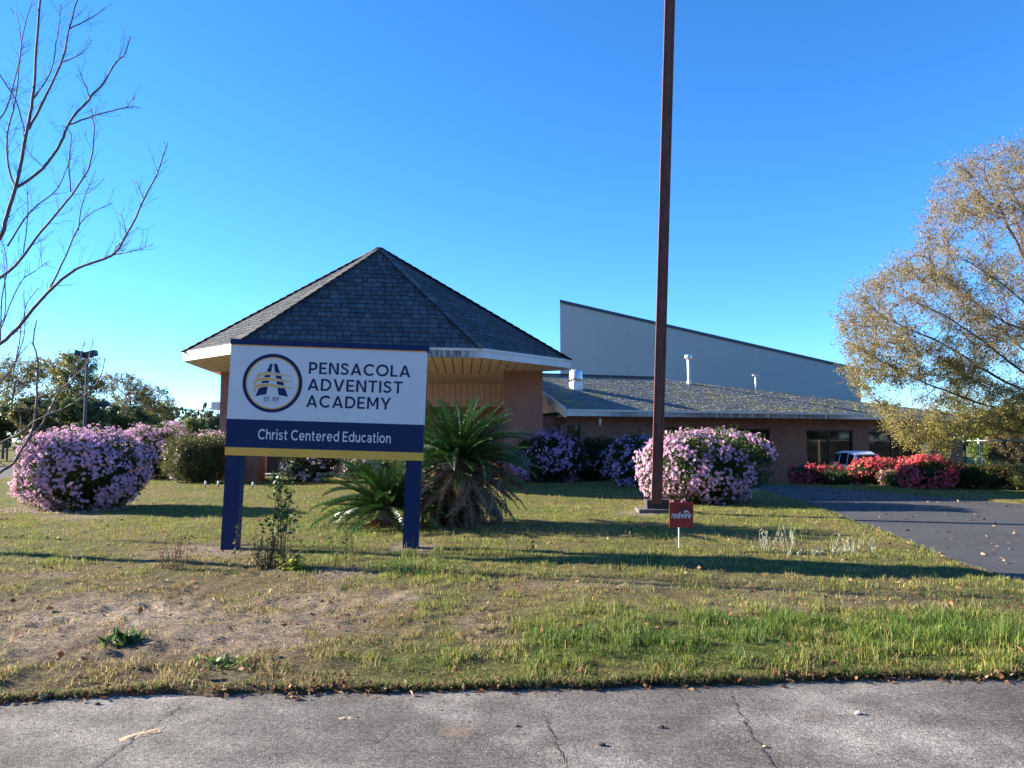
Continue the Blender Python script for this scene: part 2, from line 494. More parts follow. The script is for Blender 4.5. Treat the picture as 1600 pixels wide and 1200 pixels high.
def dryness(x, y):
    x = np.asarray(x, float); yy = np.maximum(np.asarray(y, float), 1.0); px, py = pix(x, yy); d = np.zeros(x.shape)
    for e_ in ((180, 985, 420, 88, 1.15), (480, 960, 170, 60, 1.0), (300, 1065, 330, 34, .8), (1000, 925, 420, 22, .6), (1350, 955, 240, 20, .55), (760, 990, 60, 60, .7), (1220, 862, 200, 12, .35), (420, 890, 60, 20, .8)):
        d = np.maximum(d, e_[4] * ell(px, py, *e_[:4]))
    return np.where(np.asarray(y) < 1.2, .3, np.clip(d * (.45 + 1.1 * fbm(x * 1.7 + 2, yy * 1.7, 15, 3)), 0, 1))
def gz(x, y):
    x = np.asarray(x, float); y = np.asarray(y, float)
    r = np.hypot(x, y)
    near = 1 - sstep(20, 60, r)
    z = .02 + near * (.05 * (fbm(x * 1.1, y * 1.1, 2, 4) - .45) + .022 * (fbm(x * 6, y * 6, 4, 3) - .5))
    ye = edge_y(x)
    z = z + .03 * sstep(0, .5, y - ye)
    nz_ = (y < 13) & (y > 3)
    if nz_.any(): z = z + np.where(nz_, (.006 + .030 * dryness(x, y)) * (fbm(x * 9, y * 9, 44, 3) - .5) * 2 * sstep(.1, .5, y - ye), 0)
    z = np.where(y < ye - .10, -.06, np.where(y < ye + .02, -.06 + (z + .06) * sstep(-.10, .02, y - ye), z))
    dd = poly_dist(x, y, DRV); ins = in_poly(x, y, DRV)
    z = np.where(ins, np.minimum(z, -.05), z)
    z = np.where(~ins & (dd < .25) & (y > ye + .1), z * sstep(0, .25, dd) + .012 * (1 - sstep(0, .25, dd)), z)
    # low ground behind the red azaleas, where the car stands
    dip = np.exp(-(((x - 14.2) / 4.2) ** 4 + ((y - 29.6) / 3.2) ** 4))
    z = z - .42 * dip
    ins2 = in_poly(x, y, LOT)
    z = np.where(ins2, -.05, z)
    # gentle rise of the land far away
    z = z + 1.2 * sstep(90, 400, r) * fbm(x * .008, y * .008, 8, 2)
    return z

def soil_colour(x, y):
    bare, lush = masks(x, y)
    n = fbm(x * 1.3, y * 1.3, 21, 4); n2 = fbm(x * 7, y * 7, 23, 3)
    sand = np.array([.34, .275, .205]); dirt = np.array([.15, .105, .075]); thatch = np.array([.185, .155, .062]); green = np.array([.115, .14, .033])
    pale = np.array([.42, .34, .255])
    b = bare[..., None]
    s = sand * (1 - n2[..., None] * .5) + dirt * (n2[..., None] * .5)
    s = s + (pale - s) * sstep(.58, .74, n)[..., None] * .8
    t = thatch + (green - thatch) * np.clip(lush + .75 * sstep(.40, .62, n), 0, 1)[..., None]
    dr = dryness(x, y)[..., None]; dk_ = np.array([.155, .115, .078]) * (1 - n2[..., None] * .35) + np.array([.24, .185, .13]) * (n2[..., None] * .35)
    t = t + (dk_ - t) * np.clip(dr * 1.15, 0, 1)
    c = t + (s - t) * np.clip(b * 1.3, 0, 1)
    ye = edge_y(x)
    e = ((1 - sstep(.0, .14, y - ye)) * (.25 + .75 * sstep(.35, .6, fbm(x * 1.6, y * 1.6, 27, 3))))[..., None] * .7          # soil and rotted leaves along the slab
    c = c + (np.array([.11, .06, .04]) - c) * e
    return c

fine = np.radians(np.linspace(-42, 42, 270))
coarse = np.radians(np.linspace(42, 318, 70))[1:-1]
ang = np.concatenate([fine, coarse])
rad = np.concatenate([[0.3, 1.0, 1.8], np.geomspace(2.6, 60, 300), np.geomspace(66, 1500, 40)])
AA, RR = np.meshgrid(ang, rad)
gx = np.sin(AA) * RR; gy = np.cos(AA) * RR
gzv = gz(gx, gy)
gc = soil_colour(gx, gy)
na, nr = len(ang), len(rad)
idx = np.arange(na * nr).reshape(nr, na)
q = np.stack([idx[:-1], np.roll(idx, -1, 1)[:-1], np.roll(idx, -1, 1)[1:], idx[1:]], -1).reshape(-1, 4)
tri = np.stack([np.full(na, na * nr), np.roll(idx[0], -1), idx[0]], -1)
V = np.concatenate([np.stack([gx, gy, gzv], -1).reshape(-1, 3), [[0, 0, -.06]]])
C = np.concatenate([gc.reshape(-1, 3), [[.2, .15, .1]]])
me = fast_mesh('ground', V, [q[:, ::-1], tri[:, ::-1]], C, smooth=True)
ground = link('ground', me, M['soil'], None, 'structure')

# concrete apron in the foreground: slabs parted by joints
def sheet(name, poly, z, th, mat, kind='structure'):
    b = MB(); b.prism([(x, y, z - th) for x, y in poly], (0, 0, th)); return b.build(name, mat, None, False, kind)
xs = np.concatenate([np.linspace(-40, -5.1, 60), np.linspace(-5, 6, 400), np.linspace(6.1, 40, 60)])
ap = [(x, float(edge_y(np.array(x)))) for x in xs]
poly = [(-40, -6), (40, -6)] + ap[::-1]
apron = sheet('concrete_apron', poly, 0.0, .2, M['concrete'])
def crack(pts, w, seed):
    rr = random.Random(seed); b = MB(); L_ = []; R_ = []
    pts = [Vector(p) for p in pts]; sub = []
    for i in range(len(pts) - 1):
        n = max(2, int((pts[i + 1] - pts[i]).length / .03))
        for k in range(n): sub.append(pts[i].lerp(pts[i + 1], k / n))
    sub.append(pts[-1])
    for p in sub:
        o = Vector((rr.uniform(-1, 1) * .012, rr.uniform(-1, 1) * .006, 0)); ww = w * rr.uniform(.3, 1.2)
        L_.append(p + o + Vector((-ww, 0, .004))); R_.append(p + o + Vector((ww, 0, .004)))
    n = len(sub)
    b.add(L_ + R_, [(i, n + i, n + i + 1, i + 1) for i in range(n - 1)])
    return b.build('crack', M['crack'], apron)
M['crack'] = simple('crack_dirt', (.035, .028, .022), .95, .3, 20)
crack([G(1145, 1088), G(1150, 1108), G(1163, 1122), G(1172, 1148), G(1190, 1166), G(1212, 1205), G(1226, 1240)], .0045, 1)
crack([G(285, 1100), G(262, 1118), G(215, 1150), G(160, 1190), G(130, 1215)], .004, 2)
crack([G(846, 1110), G(858, 1135), G(866, 1160), G(880, 1190), G(895, 1230)], .003, 3)
crack([G(620, 1130), G(600, 1150), G(575, 1165)], .003, 4)
# small drifts of washed sand lying on the slab
def patch(name, c, rx, ry, h, rot, mat, seed, parent=None):
    rr = np.random.default_rng(seed); n = 26; vs = [(c.x, c.y, h)]; rings = [(.4, h * .8), (.75, h * .4), (1.0, .001)]
    for f, z in rings:
        for k in range(n):
            a = 2 * math.pi * k / n
            w = 1 + .35 * (vnoise(np.array(math.cos(a) * 2 + seed), np.array(math.sin(a) * 2), seed) - .5) * 2
            x = math.cos(a) * rx * f * w; y = math.sin(a) * ry * f * w
            vs.append((c.x + x * math.cos(rot) - y * math.sin(rot), c.y + x * math.sin(rot) + y * math.cos(rot), z + h * .35 * float(rr.uniform(-1, 1)) * (f < 1)))
    fs = [(0, 1 + k, 1 + (k + 1) % n) for k in range(n)]
    for r_ in range(2):
        fs += [(1 + r_ * n + k, 1 + (r_ + 1) * n + k, 1 + (r_ + 1) * n + (k + 1) % n, 1 + r_ * n + (k + 1) % n) for k in range(n)]
    b = MB(); b.add(vs, fs); return b.build(name, mat, parent, True)
M['sand'] = simple('washed_sand', (.44, .33, .21), .95, .25, 30, .6, 90)
tag(patch('sand_drift', G(222, 1148), .11, .045, .009, .75, M['sand'], 5), 'small drift of tan sand lying on a crack in the concrete', 'sand drift')
tag(patch('sand_drift', G(548, 1122), .06, .02, .008, .2, M['sand'], 8), 'thin pale sand spill on the concrete close to the grass', 'sand drift')

driveway = sheet('driveway', [tuple(p) for p in DRV], .012, .2, M['asphalt'])
lot = sheet('parking_lot', [tuple(p) for p in LOT], .010, .2, M['asphalt'])

# ================================================================== ENTRANCE PAVILION
EYE = 2.8
ZE = CAM_H + EYE                      # top of fascia
FASC = .105 * EYE
ZS = ZE - FASC                        # soffit
def Zp(px, py, z): return G(px, py, z)
FL, FR = Zp(362, 537, ZE), Zp(755, 544, ZE)
RT, LF = Zp(891, 562, ZE), Zp(286, 550, ZE)
e = (FR - FL); e.z = 0; e.normalize(); nrm = Vector((-e.y, e.x, 0))
W = (FR - FL).length
BR = RT + nrm * .8; BL = LF + nrm * (W * 1.02)
BR2 = BR + (FR - RT).reflect(nrm) * -1 if False else BR - e * 3.2 + nrm * 2.6
BL2 = BL + e * 2.2 + nrm * 2.6
OCT = [FL, FR, RT, BR, BR2, BL2, BL, LF]
cen = (FL + FR + RT + LF + BR + BL) / 6
d = ray(593, 387); Yc = cen.y - .6
APEX = P(593, 387, Yc)
pav = thing('entrance_pavilion', 'brown brick entrance pavilion under a steep eight-sided shingled roof', 'pavilion', (cen.x, cen.y, 0))

def shingle_plane(A, B, Cc, expo, tabw, th, base, var, rnd, singles=None, n_single=0, accent=None, top=None, gap=.026):
    """courses of shingle tabs on the roof plane with eave A->B and top point Cc (or top edge Cc->top)"""
    A, B, Cc = Vector(A), Vector(B), Vector(Cc)
    u = (B - A).normalized(); n = u.cross(Cc - A).normalized()
    if n.z < 0: n = -n
    v = n.cross(u)
    if v.dot(Cc - A) < 0: v = -v
    Lb = (B - A).length
    tops = [Cc] if top is None else [Cc, Vector(top)]
    cu = [(t - A).dot(u) for t in tops]; H = (Cc - A).dot(v)
    ul, ur = (cu[0], cu[-1]) if top is not None else (cu[0], cu[0])
    rows = int(math.ceil(H / expo)); mb = MB(); cand = []
    for r in range(rows):
        v0 = r * expo; v1 = min(H, v0 + expo * 1.06)
        l0 = ul * v0 / H; r0 = Lb + (ur - Lb) * v0 / H
        l1 = ul * v1 / H; r1 = Lb + (ur - Lb) * v1 / H
        x = l0 - rnd.uniform(0, tabw)
        while x < r0:
            w = tabw * rnd.uniform(.62, 1.35)
            a, b_ = x, x + w - gap
            x += w
            drop = rnd.choice((0, 0, expo * .16, expo * .08, -expo * .05))
            vv0 = v0 - drop if r > 0 else v0 - .02
            t = th * rnd.uniform(.7, 1.4)
            cs = base * rnd.uniform(1 - var, 1 + var)
            colr = (cs * rnd.uniform(.86, .96), cs * rnd.uniform(.97, 1.03), cs * rnd.uniform(1.06, 1.2))
            if accent is not None: colr = accent(A + u * a + v * v0, v0 / H, colr, rnd)
            la = max(a, l0); lb = min(b_, r0); ta = min(max(a, l1), max(l1, r1)); tb = max(min(b_, r1), min(l1, r1))
            if lb - la < .01: continue
            ta = min(max(ta, la - 9), tb)
            full = (la == a and lb == b_ and abs(ta - a) < 1e-6 and abs(tb - b_) < 1e-6)
            if singles is not None and full and len(cand) < n_single:
                cand.append((A + u * a + v * vv0, w - gap, v1 - vv0, t)); continue
            p0 = A + u * la + v * vv0; p1 = A + u * lb + v * vv0; p2 = A + u * tb + v * v1; p3 = A + u * ta + v * v1
            up = n * (t + .012); lo = n * .003
            mb.add([p0 + up, p1 + up, p2 + lo, p3 + lo, p0, p1], [(0, 1, 2, 3), (4, 5, 1, 0), (5, 2, 1), (4, 0, 3)], colr)
    return mb, cand, (u, v, n)

rs = random.Random(3)
deck = MB()
for i in range(8):
    deck.poly([OCT[i], OCT[(i + 1) % 8], APEX])
deck_o = deck.build('roof', M['dark_trim'], pav)
allsh = MB(); singles = []
order = [(0, 1), (1, 2), (7, 0), (2, 3), (6, 7), (3, 4), (4, 5), (5, 6)]
for k, (i, j) in enumerate(order):
    mb, cand, fr = shingle_plane(OCT[i], OCT[j], APEX, .192, .238, .030 if k == 0 else .015, .095, .26, rs, singles if k == 0 else None, 300)
    o = len(allsh.v); allsh.v += mb.v; allsh.c += mb.c; allsh.f += [tuple(a + o for a in f) for f in mb.f]; allsh.uv += mb.uv; allsh.has_c = True
    if k == 0: front_c, front_f = cand, fr
allsh.build('shingles', M['shingle_col'], deck_o, kind='stuff')
# the front slope's whole tabs, one object each (shared mesh)
tab = MB(); tab.add([(0, 0, 1), (1, 0, 1), (1, 1, .1), (0, 1, .1), (0, 0, 0), (1, 0, 0)], [(0, 1, 2, 3), (4, 5, 1, 0), (5, 2, 1), (4, 0, 3)])
tabm = tab.mesh('shingle')
def shingle_single():
    m, nt, b, out = new_mat('roof_shingle_tab')
    oi = N(nt, 'ShaderNodeObjectInfo'); p = pos(nt)
    c = ramp(nt, oi.outputs['Random'], [(0, (.060, .074, .083)), (.5, (.086, .102, .113)), (1, (.116, .133, .145))])
    f = ramp(nt, noise(nt, 30, 5, .65, p), [(.25, (.75,) * 3), (.75, (1.25,) * 3)])
    L(nt, mixc(nt, 1.0, c, f, 'MULTIPLY'), b.inputs['Base Color']); b.inputs['Roughness'].default_value = .88
    b.inputs['Specular IOR Level'].default_value = .25
    bump(nt, b, noise(nt, 120, 3, .6, p), .5, .01)
    return m
M['shingle_tab'] = shingle_single(); tabm.materials.append(M['shingle_tab'])
u, v, n = front_f
for (p, w, h, t) in front_c:
    o = link('shingle', tabm, None, deck_o)
    o.matrix_basis = Matrix(((u.x * w, v.x * h, n.x * (t + .016), p.x), (u.y * w, v.y * h, n.y * (t + .016), p.y), (u.z * w, v.z * h, n.z * (t + .016), p.z), (0, 0, 0, 1)))
# hip caps
hips = MB()
for i in range(8):
    a = OCT[i]; dv = APEX - a; Lh = dv.length; dn = dv.normalized()
    side = dn.cross(Vector((0, 0, 1))).normalized(); upv = side.cross(dn).normalized()
    k = 0; s_ = 0
    while s_ < Lh - .1:
        s1 = min(Lh, s_ + .30); w = .21 if s_ < Lh - 1 else .14
        cs = .105 * rs.uniform(.7, 1.35); c = (cs, cs * 1.04, cs * 1.08)
        p0 = a + dn * (s_ - .02) + upv * .06; p1 = a + dn * s1 + upv * .035
        dz = -upv * .055
        hips.add([p0 - side * w + dz, p0, p0 + side * w + dz, p1 - side * w + dz, p1, p1 + side * w + dz, p0 - side * w + dz * 1.7, p0 + dz, p0 + side * w + dz * 1.7],
                 [(0, 1, 4, 3), (1, 2, 5, 4), (6, 7, 1, 0), (7, 8, 2, 1)], c)
        s_ += .26
hips.build('hip_caps', M['shingle_col'], deck_o, kind='stuff')
# fascia boards with a drip strip above
for i in range(8):
    a, b_ = OCT[i], OCT[(i + 1) % 8]; uu = (b_ - a).normalized(); ou = Vector((uu.y, -uu.x, 0))
    f = MB(); Lx = (b_ - a).length
    dz = Vector((0, 0, -FASC))
    pa, pb = a - uu * .01, b_ + uu * .01
    th = ou * .03
    ps = [pa + dz, pb + dz, pb, pa]
    qs = [p_ - th * 2 for p_ in ps]
    s0 = i * 7.3
    uvs = [(s0, 0), (s0 + Lx, 0), (s0 + Lx, FASC), (s0, FASC)] * 2
    f.add(ps + qs, [(0, 1, 2, 3), (7, 6, 5, 4), (0, 4, 5, 1), (1, 5, 6, 2), (2, 6, 7, 3), (3, 7, 4, 0)], None, uvs)
    fo = f.build('fascia_board', M['fascia'] if i in (0,) else M['white_trim'], pav)
    g = MB(); g.box(pa + ou * .003 + Vector((0, 0, -.085)), uu * (Lx + .02), ou * -.03 * 0 + ou * .022, Vector((0, 0, .083)))
    g.build('drip_strip', M['white_trim'], fo)
# soffit: boards running across, clipped to the octagon, with open joints over a dark backing
cx, cy = cen.x, cen.y
ins = [Vector((p.x + (cx - p.x) * .012, p.y + (cy - p.y) * .012, ZS)) for p in OCT]
bk = MB(); bk.poly([p + Vector((0, 0, .045)) for p in reversed(ins)]); bk.build('soffit_backing', M['groove'], pav)
def clip_strip(poly, dirv, lo, hi):
    """convex polygon clipped to lo <= p.dirv <= hi"""
    def half(ps, sgn, lim):
        out = []
        for i in range(len(ps)):
            a, b = ps[i], ps[(i + 1) % len(ps)]
            da, db = sgn * (a.dot(dirv) - lim), sgn * (b.dot(dirv) - lim)
            if da <= 0: out.append(a)
            if da * db < 0: out.append(a.lerp(b, da / (da - db)))
        return out
    ps = half(poly, 1, hi)
    return half(ps, -1, lo) if len(ps) > 2 else []
innerR = .62
bd = Vector((-.06, 1, 0)).normalized()      # boards run from front to back
bdp = Vector((-bd.y, bd.x, 0))
vals = [p.dot(bdp) for p in ins]; lo, hi = min(vals), max(vals)
w = .30; x = lo
while x < hi:
    ps = clip_strip(ins, bdp, x + .018, min(x + w, hi) - .018)
    if len(ps) > 2:
        # soffit border only: stop where the smooth inner ceiling starts
        b = MB(); b.prism(list(reversed([Vector(p) for p in ps])), (0, 0, .03)); b.build('soffit_board', M['tan'], pav)
    x += w
# smooth inner ceiling a few mm proud below the boards
icl = MB()
cx0, cx1 = -9.9, P(812, 620, 32.6).x + .15
icl.prism([(cx0, 28.35, ZS - .03), (cx0, 32.8, ZS - .03), (cx1, 32.8, ZS - .03), (cx1, 28.35, ZS - .03)][::-1], (0, 0, .026)); icl.build('ceiling_panel', M['tan'], pav)
lk = MB(); lk.prism([(cx0, 28.5, ZS + .05), (cx0, 33.0, ZS + .05), (cx1, 33.0, ZS + .05), (cx1, 28.5, ZS + .05)][::-1], (0, 0, .16)); lk.build('link_roof', M['dark_trim'], pav)

def brick_box(name, c, sx, sy, z0, z1, ux, mat, parent, uoff=0):
    """brick pier with running UVs; c centre, ux unit vector of its front"""
    ux = Vector(ux).normalized(); uy = Vector((-ux.y, ux.x, 0)); c = Vector(c)
    cs = [c - ux * sx / 2 - uy * sy / 2, c + ux * sx / 2 - uy * sy / 2, c + ux * sx / 2 + uy * sy / 2, c - ux * sx / 2 + uy * sy / 2]
    b = MB(); s = uoff
    for i in range(4):
        p, q_ = cs[i], cs[(i + 1) % 4]; Lw = (q_ - p).length
        b.quad(Vector((p.x, p.y, z0)), Vector((q_.x, q_.y, z0)), Vector((q_.x, q_.y, z1)), Vector((p.x, p.y, z1)), [(s, z0), (s + Lw, z0), (s + Lw, z1), (s, z1)])
        s += Lw
    b.quad(*[Vector((p.x, p.y, z1)) for p in cs], [(0, 0)] * 4)
    return b.build(name, mat, parent)
# right front pier: faces measured in the photo
ca, cb = P(787, 600, 27.3), P(848, 600, 27.3); wcol = (cb - ca).length
colx = Vector((1, 0, 0))
brick_box('brick_pier', (ca + cb) / 2 + Vector((0, .45, -(ca + cb).z / 2)), wcol, .9, -.1, ZS, colx, M['brick'], pav)
la = P(344, 620, 27.6)
brick_box('brick_pier', (la.x + wcol / 2, 28.05, 0), wcol, .9, -.1, ZS, colx, M['brick'], pav, 11)
# back wall of the porch: brick below, grooved boards above
YB = 32.6
x0, x1 = P(352, 620, YB).x, P(812, 620, YB).x
ZB = 3.02
wb = MB()
dxa, dxb = P(417, 720, YB).x, P(441, 720, YB).x
def wall_quad(b, p, q_, z0, z1, s=0):
    Lw = (Vector(q_) - Vector(p)).length
    b.quad((p[0], p[1], z0), (q_[0], q_[1], z0), (q_[0], q_[1], z1), (p[0], p[1], z1), [(s, z0), (s + Lw, z0), (s + Lw, z1), (s, z1)])
ZD = 2.15
wall_quad(wb, (x0, YB), (dxa, YB), 0, ZB); wall_quad(wb, (dxb, YB), (x1, YB), 0, ZB, 20); wall_quad(wb, (dxa, YB), (dxb, YB), ZD, ZB, 33)
wb.quad((dxa, YB, 0), (dxa, YB + .2, 0), (dxa, YB + .2, ZD), (dxa, YB, ZD), [(0, 0), (.2, 0), (.2, ZD), (0, ZD)])
wb.build('porch_wall', M['brick'], pav)
dr = MB(); dr.box((dxa, YB + .12, 0), (dxb - dxa, 0, 0), (0, .05, 0), (0, 0, ZD)); dro = dr.build('door', M['frame'], pav)
h = MB(); h.tube([(dxb - .09, YB + .07, .95), (dxb - .09, YB + .07, 1.2)], .015, 6); h.build('handle', M['galv'], dro)
bkk = MB(); bkk.box((x0, YB + .02, ZB), (x1 - x0, 0, 0), (0, .1, 0), (0, 0, ZS - ZB + .08)); bkk.build('wall_backing', M['groove'], pav)
x = x0; bw = .245
while x < x1 - .05:
    w_ = min(bw, x1 - x) - .02
    b = MB(); b.box((x, YB - .025, ZB + .01), (w_, 0, 0), (0, .04, 0), (0, 0, ZS - ZB - .045)); b.build('wall_board', M['tan'], pav)
    x += bw
b = MB(); b.box((x0, YB - .06, ZB - .10), (x1 - x0, 0, 0), (0, .05, 0), (0, 0, .11)); b.build('ledge_board', M['tan'], pav)
b = MB(); b.box((x1, YB - 2.2, ZB - .1), (.1, 0, 0), (0, 2.4, 0), (0, 0, ZS - ZB + .05)); b.build('return_panel', M['tan'], pav)
b = MB(); b.prism([(x0 - .5, 31.4, -.1), (x1 + .6, 31.4, -.1), (x1 + .6, YB + .3, -.1), (x0 - .5, YB + .3, -.1)], (0, 0, .24)); b.build('porch_slab', M['slab'], pav)

# ------------------------------------------------------------------ low wing poking out on the far left of the pavilion
hall = thing('entrance_hall', 'flat-roofed hall behind the pavilion with a pale fascia end and lamp', 'building', (-8, 38, 0))
hx0 = P(330, 635, 36.5).x; zt = P(330, 628, 36.5).z; zb = P(330, 640, 36.5).z
b = MB(); b.box((hx0, 36.5, zb), (15.6, 0, 0), (0, 8, 0), (0, 0, zt - zb)); b.build('roof', M['white_trim'], hall)
b = MB(); xa = hx0 + .75
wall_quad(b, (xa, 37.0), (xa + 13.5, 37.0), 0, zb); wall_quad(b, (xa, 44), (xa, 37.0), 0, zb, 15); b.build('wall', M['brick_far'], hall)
b = MB(); b.tube([(hx0, 36.6, zb + .05), (hx0 - .28, 36.6, zb + .03), (hx0 - .30, 36.6, zb + .22)], .025, 6); b.cbox((hx0 - .30, 36.6, zb + .26), .10, .12, .14); b.build('floodlight', M['dark_trim'], hall)

# ================================================================== CLASSROOM WING
wing = thing('classroom_wing', 'long low brown brick wing with a mossy shingle roof and dark windows', 'building', (10, 33, 0))
ZW = 2.58                                   # top of the fascia
A = Zp(885, 639, ZW); C_ = Zp(1515, 648.5, ZW)
u = (C_ - A).normalized(); n = Vector((-u.y, u.x, 0)); Lw = (C_ - A).length
def RP(px, py, s=.333):
    """point of the front roof plane on the ray of a pixel"""
    d_ = ray(px, py); nn = Vector((n.x * -s, n.y * -s, 1)); o = Vector((0, 0, CAM_H))
    t = (A - o).dot(nn) / d_.dot(nn); return o + d_ * t
RPk = RP(1025, 591.5); RL = RP(868, 589)
dist = (RPk - A).dot(n)
RL0 = A + n * dist + Vector((0, 0, dist * .333))                 # ridge end above the rake
RR0 = RPk
deckw = MB()
deckw.poly([A, C_, RR0, RL0])
bA = A + n * dist * 2; bC = C_ + n * dist * 2
deckw.poly([C_, bC, RR0]); deckw.poly([bC, bA, RL0, RR0])
deckw_o = deckw.build('roof', M['dark_trim'], wing)
mossr = random.Random(12)
def moss(p, hgt, c, rnd):
    m = float(fbm(np.array(p.x * .55), np.array(p.y * .9), 31, 3)); m2 = float(vnoise(np.array(p.x * 3.1), np.array(p.y * 7.0), 37))
    k = max(0., min(1., (m - .40) * 4)) * (1.0 if hgt < .55 else .45) * (.25 + .75 * (m2 > .45))
    k = (.35 + .65 * k) * (rnd.random() < .30 + .35 * k) * rnd.uniform(.4, 1.0)
    b = Vector((.175, .198, .205)) * rnd.uniform(.82, 1.18); y = Vector((.33, .29, .12))
    return tuple(b.lerp(y, k * .8))
mb, _, _ = shingle_plane(A, C_, RL0, .17, .30, .014, .1, .2, mossr, accent=moss, top=RR0)
mb.build('shingles', M['shingle_col'], deckw_o, kind='stuff')
mb, _, _ = shingle_plane(C_, bC, RR0, .4, .5, .014, .1, .2, mossr, accent=moss)
mb.build('side_shingles', M['shingle_col'], deckw_o, kind='stuff')
rd = MB(); rdv = (RR0 - RL0); rd.box(RL0 - n * .12 + Vector((0, 0, .015)), rdv, n * .24, (0, 0, .06)); rd.build('ridge_flashing', M['dark_trim'], deckw_o)
# fascia, soffit
FW = .235
f = MB()
def slabq(mb_, a, b_, z0, z1, outv, th, s=0):
    a = Vector(a); b_ = Vector(b_); o = Vector(outv) * th; Lx = (b_ - a).length
    a0 = Vector((a.x, a.y, z0)); b0 = Vector((b_.x, b_.y, z0)); a1 = Vector((a.x, a.y, z1)); b1 = Vector((b_.x, b_.y, z1))
    ps = [a0, b0, b1, a1]; qs = [p_ - o for p_ in ps]
    uvs = [(s, 0), (s + Lx, 0), (s + Lx, z1 - z0), (s, z1 - z0)] * 2
    mb_.add(ps + qs, [(0, 1, 2, 3), (7, 6, 5, 4), (0, 4, 5, 1), (1, 5, 6, 2), (2, 6, 7, 3), (3, 7, 4, 0)], None, uvs)
slabq(f, A - n * .02, C_ - n * .02, ZW - FW, ZW - .005, -n, .04, 40)
f.build('fascia_board', M['fascia'], wing)
f = MB(); slabq(f, A - n * .062, C_ - n * .062, ZW - .075, ZW - .002, -n, .018, 3); f.build('drip_strip', M['white_trim'], wing)
f = MB(); slabq(f, C_ + u * .04, bC + u * .04, ZW - FW, ZW - .005, u, .04, 80); f.build('fascia_board', M['white_trim'], wing)
OH = .75
f = MB(); f.prism([A + n * .03 + Vector((0, 0, -FW)), C_ + n * .03 + Vector((0, 0, -FW)), C_ + n * (OH + .1) + Vector((0, 0, -FW)), A + n * (OH + .1) + Vector((0, 0, -FW))], (0, 0, .02)); f.build('soffit', M['tan'], wing)
# white rake board and the tan gable triangle on the left end
f = MB()
r0 = A - u * .02 - n * .04; r1 = RL0 - u * .02
dn = Vector((0, 0, -.30))
f.prism([r0 + dn, r1 + dn, r1 + Vector((0, 0, .03)), r0 + Vector((0, 0, .03))], u * -.05); f.build('rake_board', M['white_trim'], wing)
f = MB(); gz0 = ZW - .05
ga = A + n * .15 + u * .25; gb = A + n * dist + u * .25
f.prism([Vector((ga.x, ga.y, gz0)), Vector((gb.x, gb.y, gz0)), Vector((gb.x, gb.y, RL0.z - .1))], u * .1); f.build('gable_panel', M['tan'], wing)
# front wall with window openings (pixel spans measured on the wall plane)
wa = A + n * OH + u * .35; wa.z = 0; zt = ZW - FW + .01
def WP(px, py):
    d_ = ray(px, py); o = Vector((0, 0, CAM_H)); t = (wa - o).dot(n) / d_.dot(n); return o + d_ * t
xr = (WP(1504, 700) - wa).dot(u)
wins = []
for (p0, p1, ptop, zsill, npan) in ((876, 907, 664, .95, 2), (1038, 1107, 667.5, .55, 2), (1133, 1203, 669.5, .55, 2), (1260, 1332, 671.5, .45, 2), (1357, 1430, 673.5, .45, 2)):
    s0 = (WP(p0, ptop) - wa).dot(u); s1 = (WP(p1, ptop) - wa).dot(u); wins.append((s0, s1, zsill, WP((p0 + p1) / 2, ptop).z, npan))
wl = MB(); cur = 0
def wq(s0, s1, z0, z1):
    p = wa + u * s0; q_ = wa + u * s1; wl.quad((p.x, p.y, z0), (q_.x, q_.y, z0), (q_.x, q_.y, z1), (p.x, p.y, z1), [(s0, z0), (s1, z0), (s1, z1), (s0, z1)])
def rev(s, z0, z1, flip):
    p = wa + u * s; q_ = p + n * .12; ps = [(p.x, p.y, z0), (q_.x, q_.y, z0), (q_.x, q_.y, z1), (p.x, p.y, z1)]
    wl.quad(*(ps if not flip else ps[::-1]), [(0, z0), (.12, z0), (.12, z1), (0, z1)])
for (s0, s1, z0, z1, k) in wins:
    wq(cur, s0, -.6, zt); wq(s0, s1, -.6, z0); wq(s0, s1, z1, zt); rev(s0, z0, z1, False); rev(s1, z0, z1, True); cur = s1
    p = wa + u * s0; q_ = wa + u * s1
    wl.quad((p.x, p.y, z0), (q_.x, q_.y, z0), tuple(Vector((q_.x, q_.y, z0)) + n * .12), tuple(Vector((p.x, p.y, z0)) + n * .12), [(s0, 0), (s1, 0), (s1, .12), (s0, .12)])
    wl.quad(tuple(Vector((p.x, p.y, z1)) + n * .12), tuple(Vector((q_.x, q_.y, z1)) + n * .12), (q_.x, q_.y, z1), (p.x, p.y, z1), [(s0, 0), (s1, 0), (s1, .12), (s0, .12)])
wq(cur, xr, -.6, zt)
pr = wa + u * xr; pb = pr + n * 8
wl.quad((pr.x, pr.y, -.6), (pb.x, pb.y, -.6), (pb.x, pb.y, zt), (pr.x, pr.y, zt), [(0, -.6), (8, -.6), (8, zt), (0, zt)])
pl = wa; pk = pl + n * 8
wl.quad((pk.x, pk.y, -.6), (pl.x, pl.y, -.6), (pl.x, pl.y, zt), (pk.x, pk.y, zt), [(0, -.6), (8, -.6), (8, zt), (0, zt)])
wl.build('wall', M['brick_far'], wing)
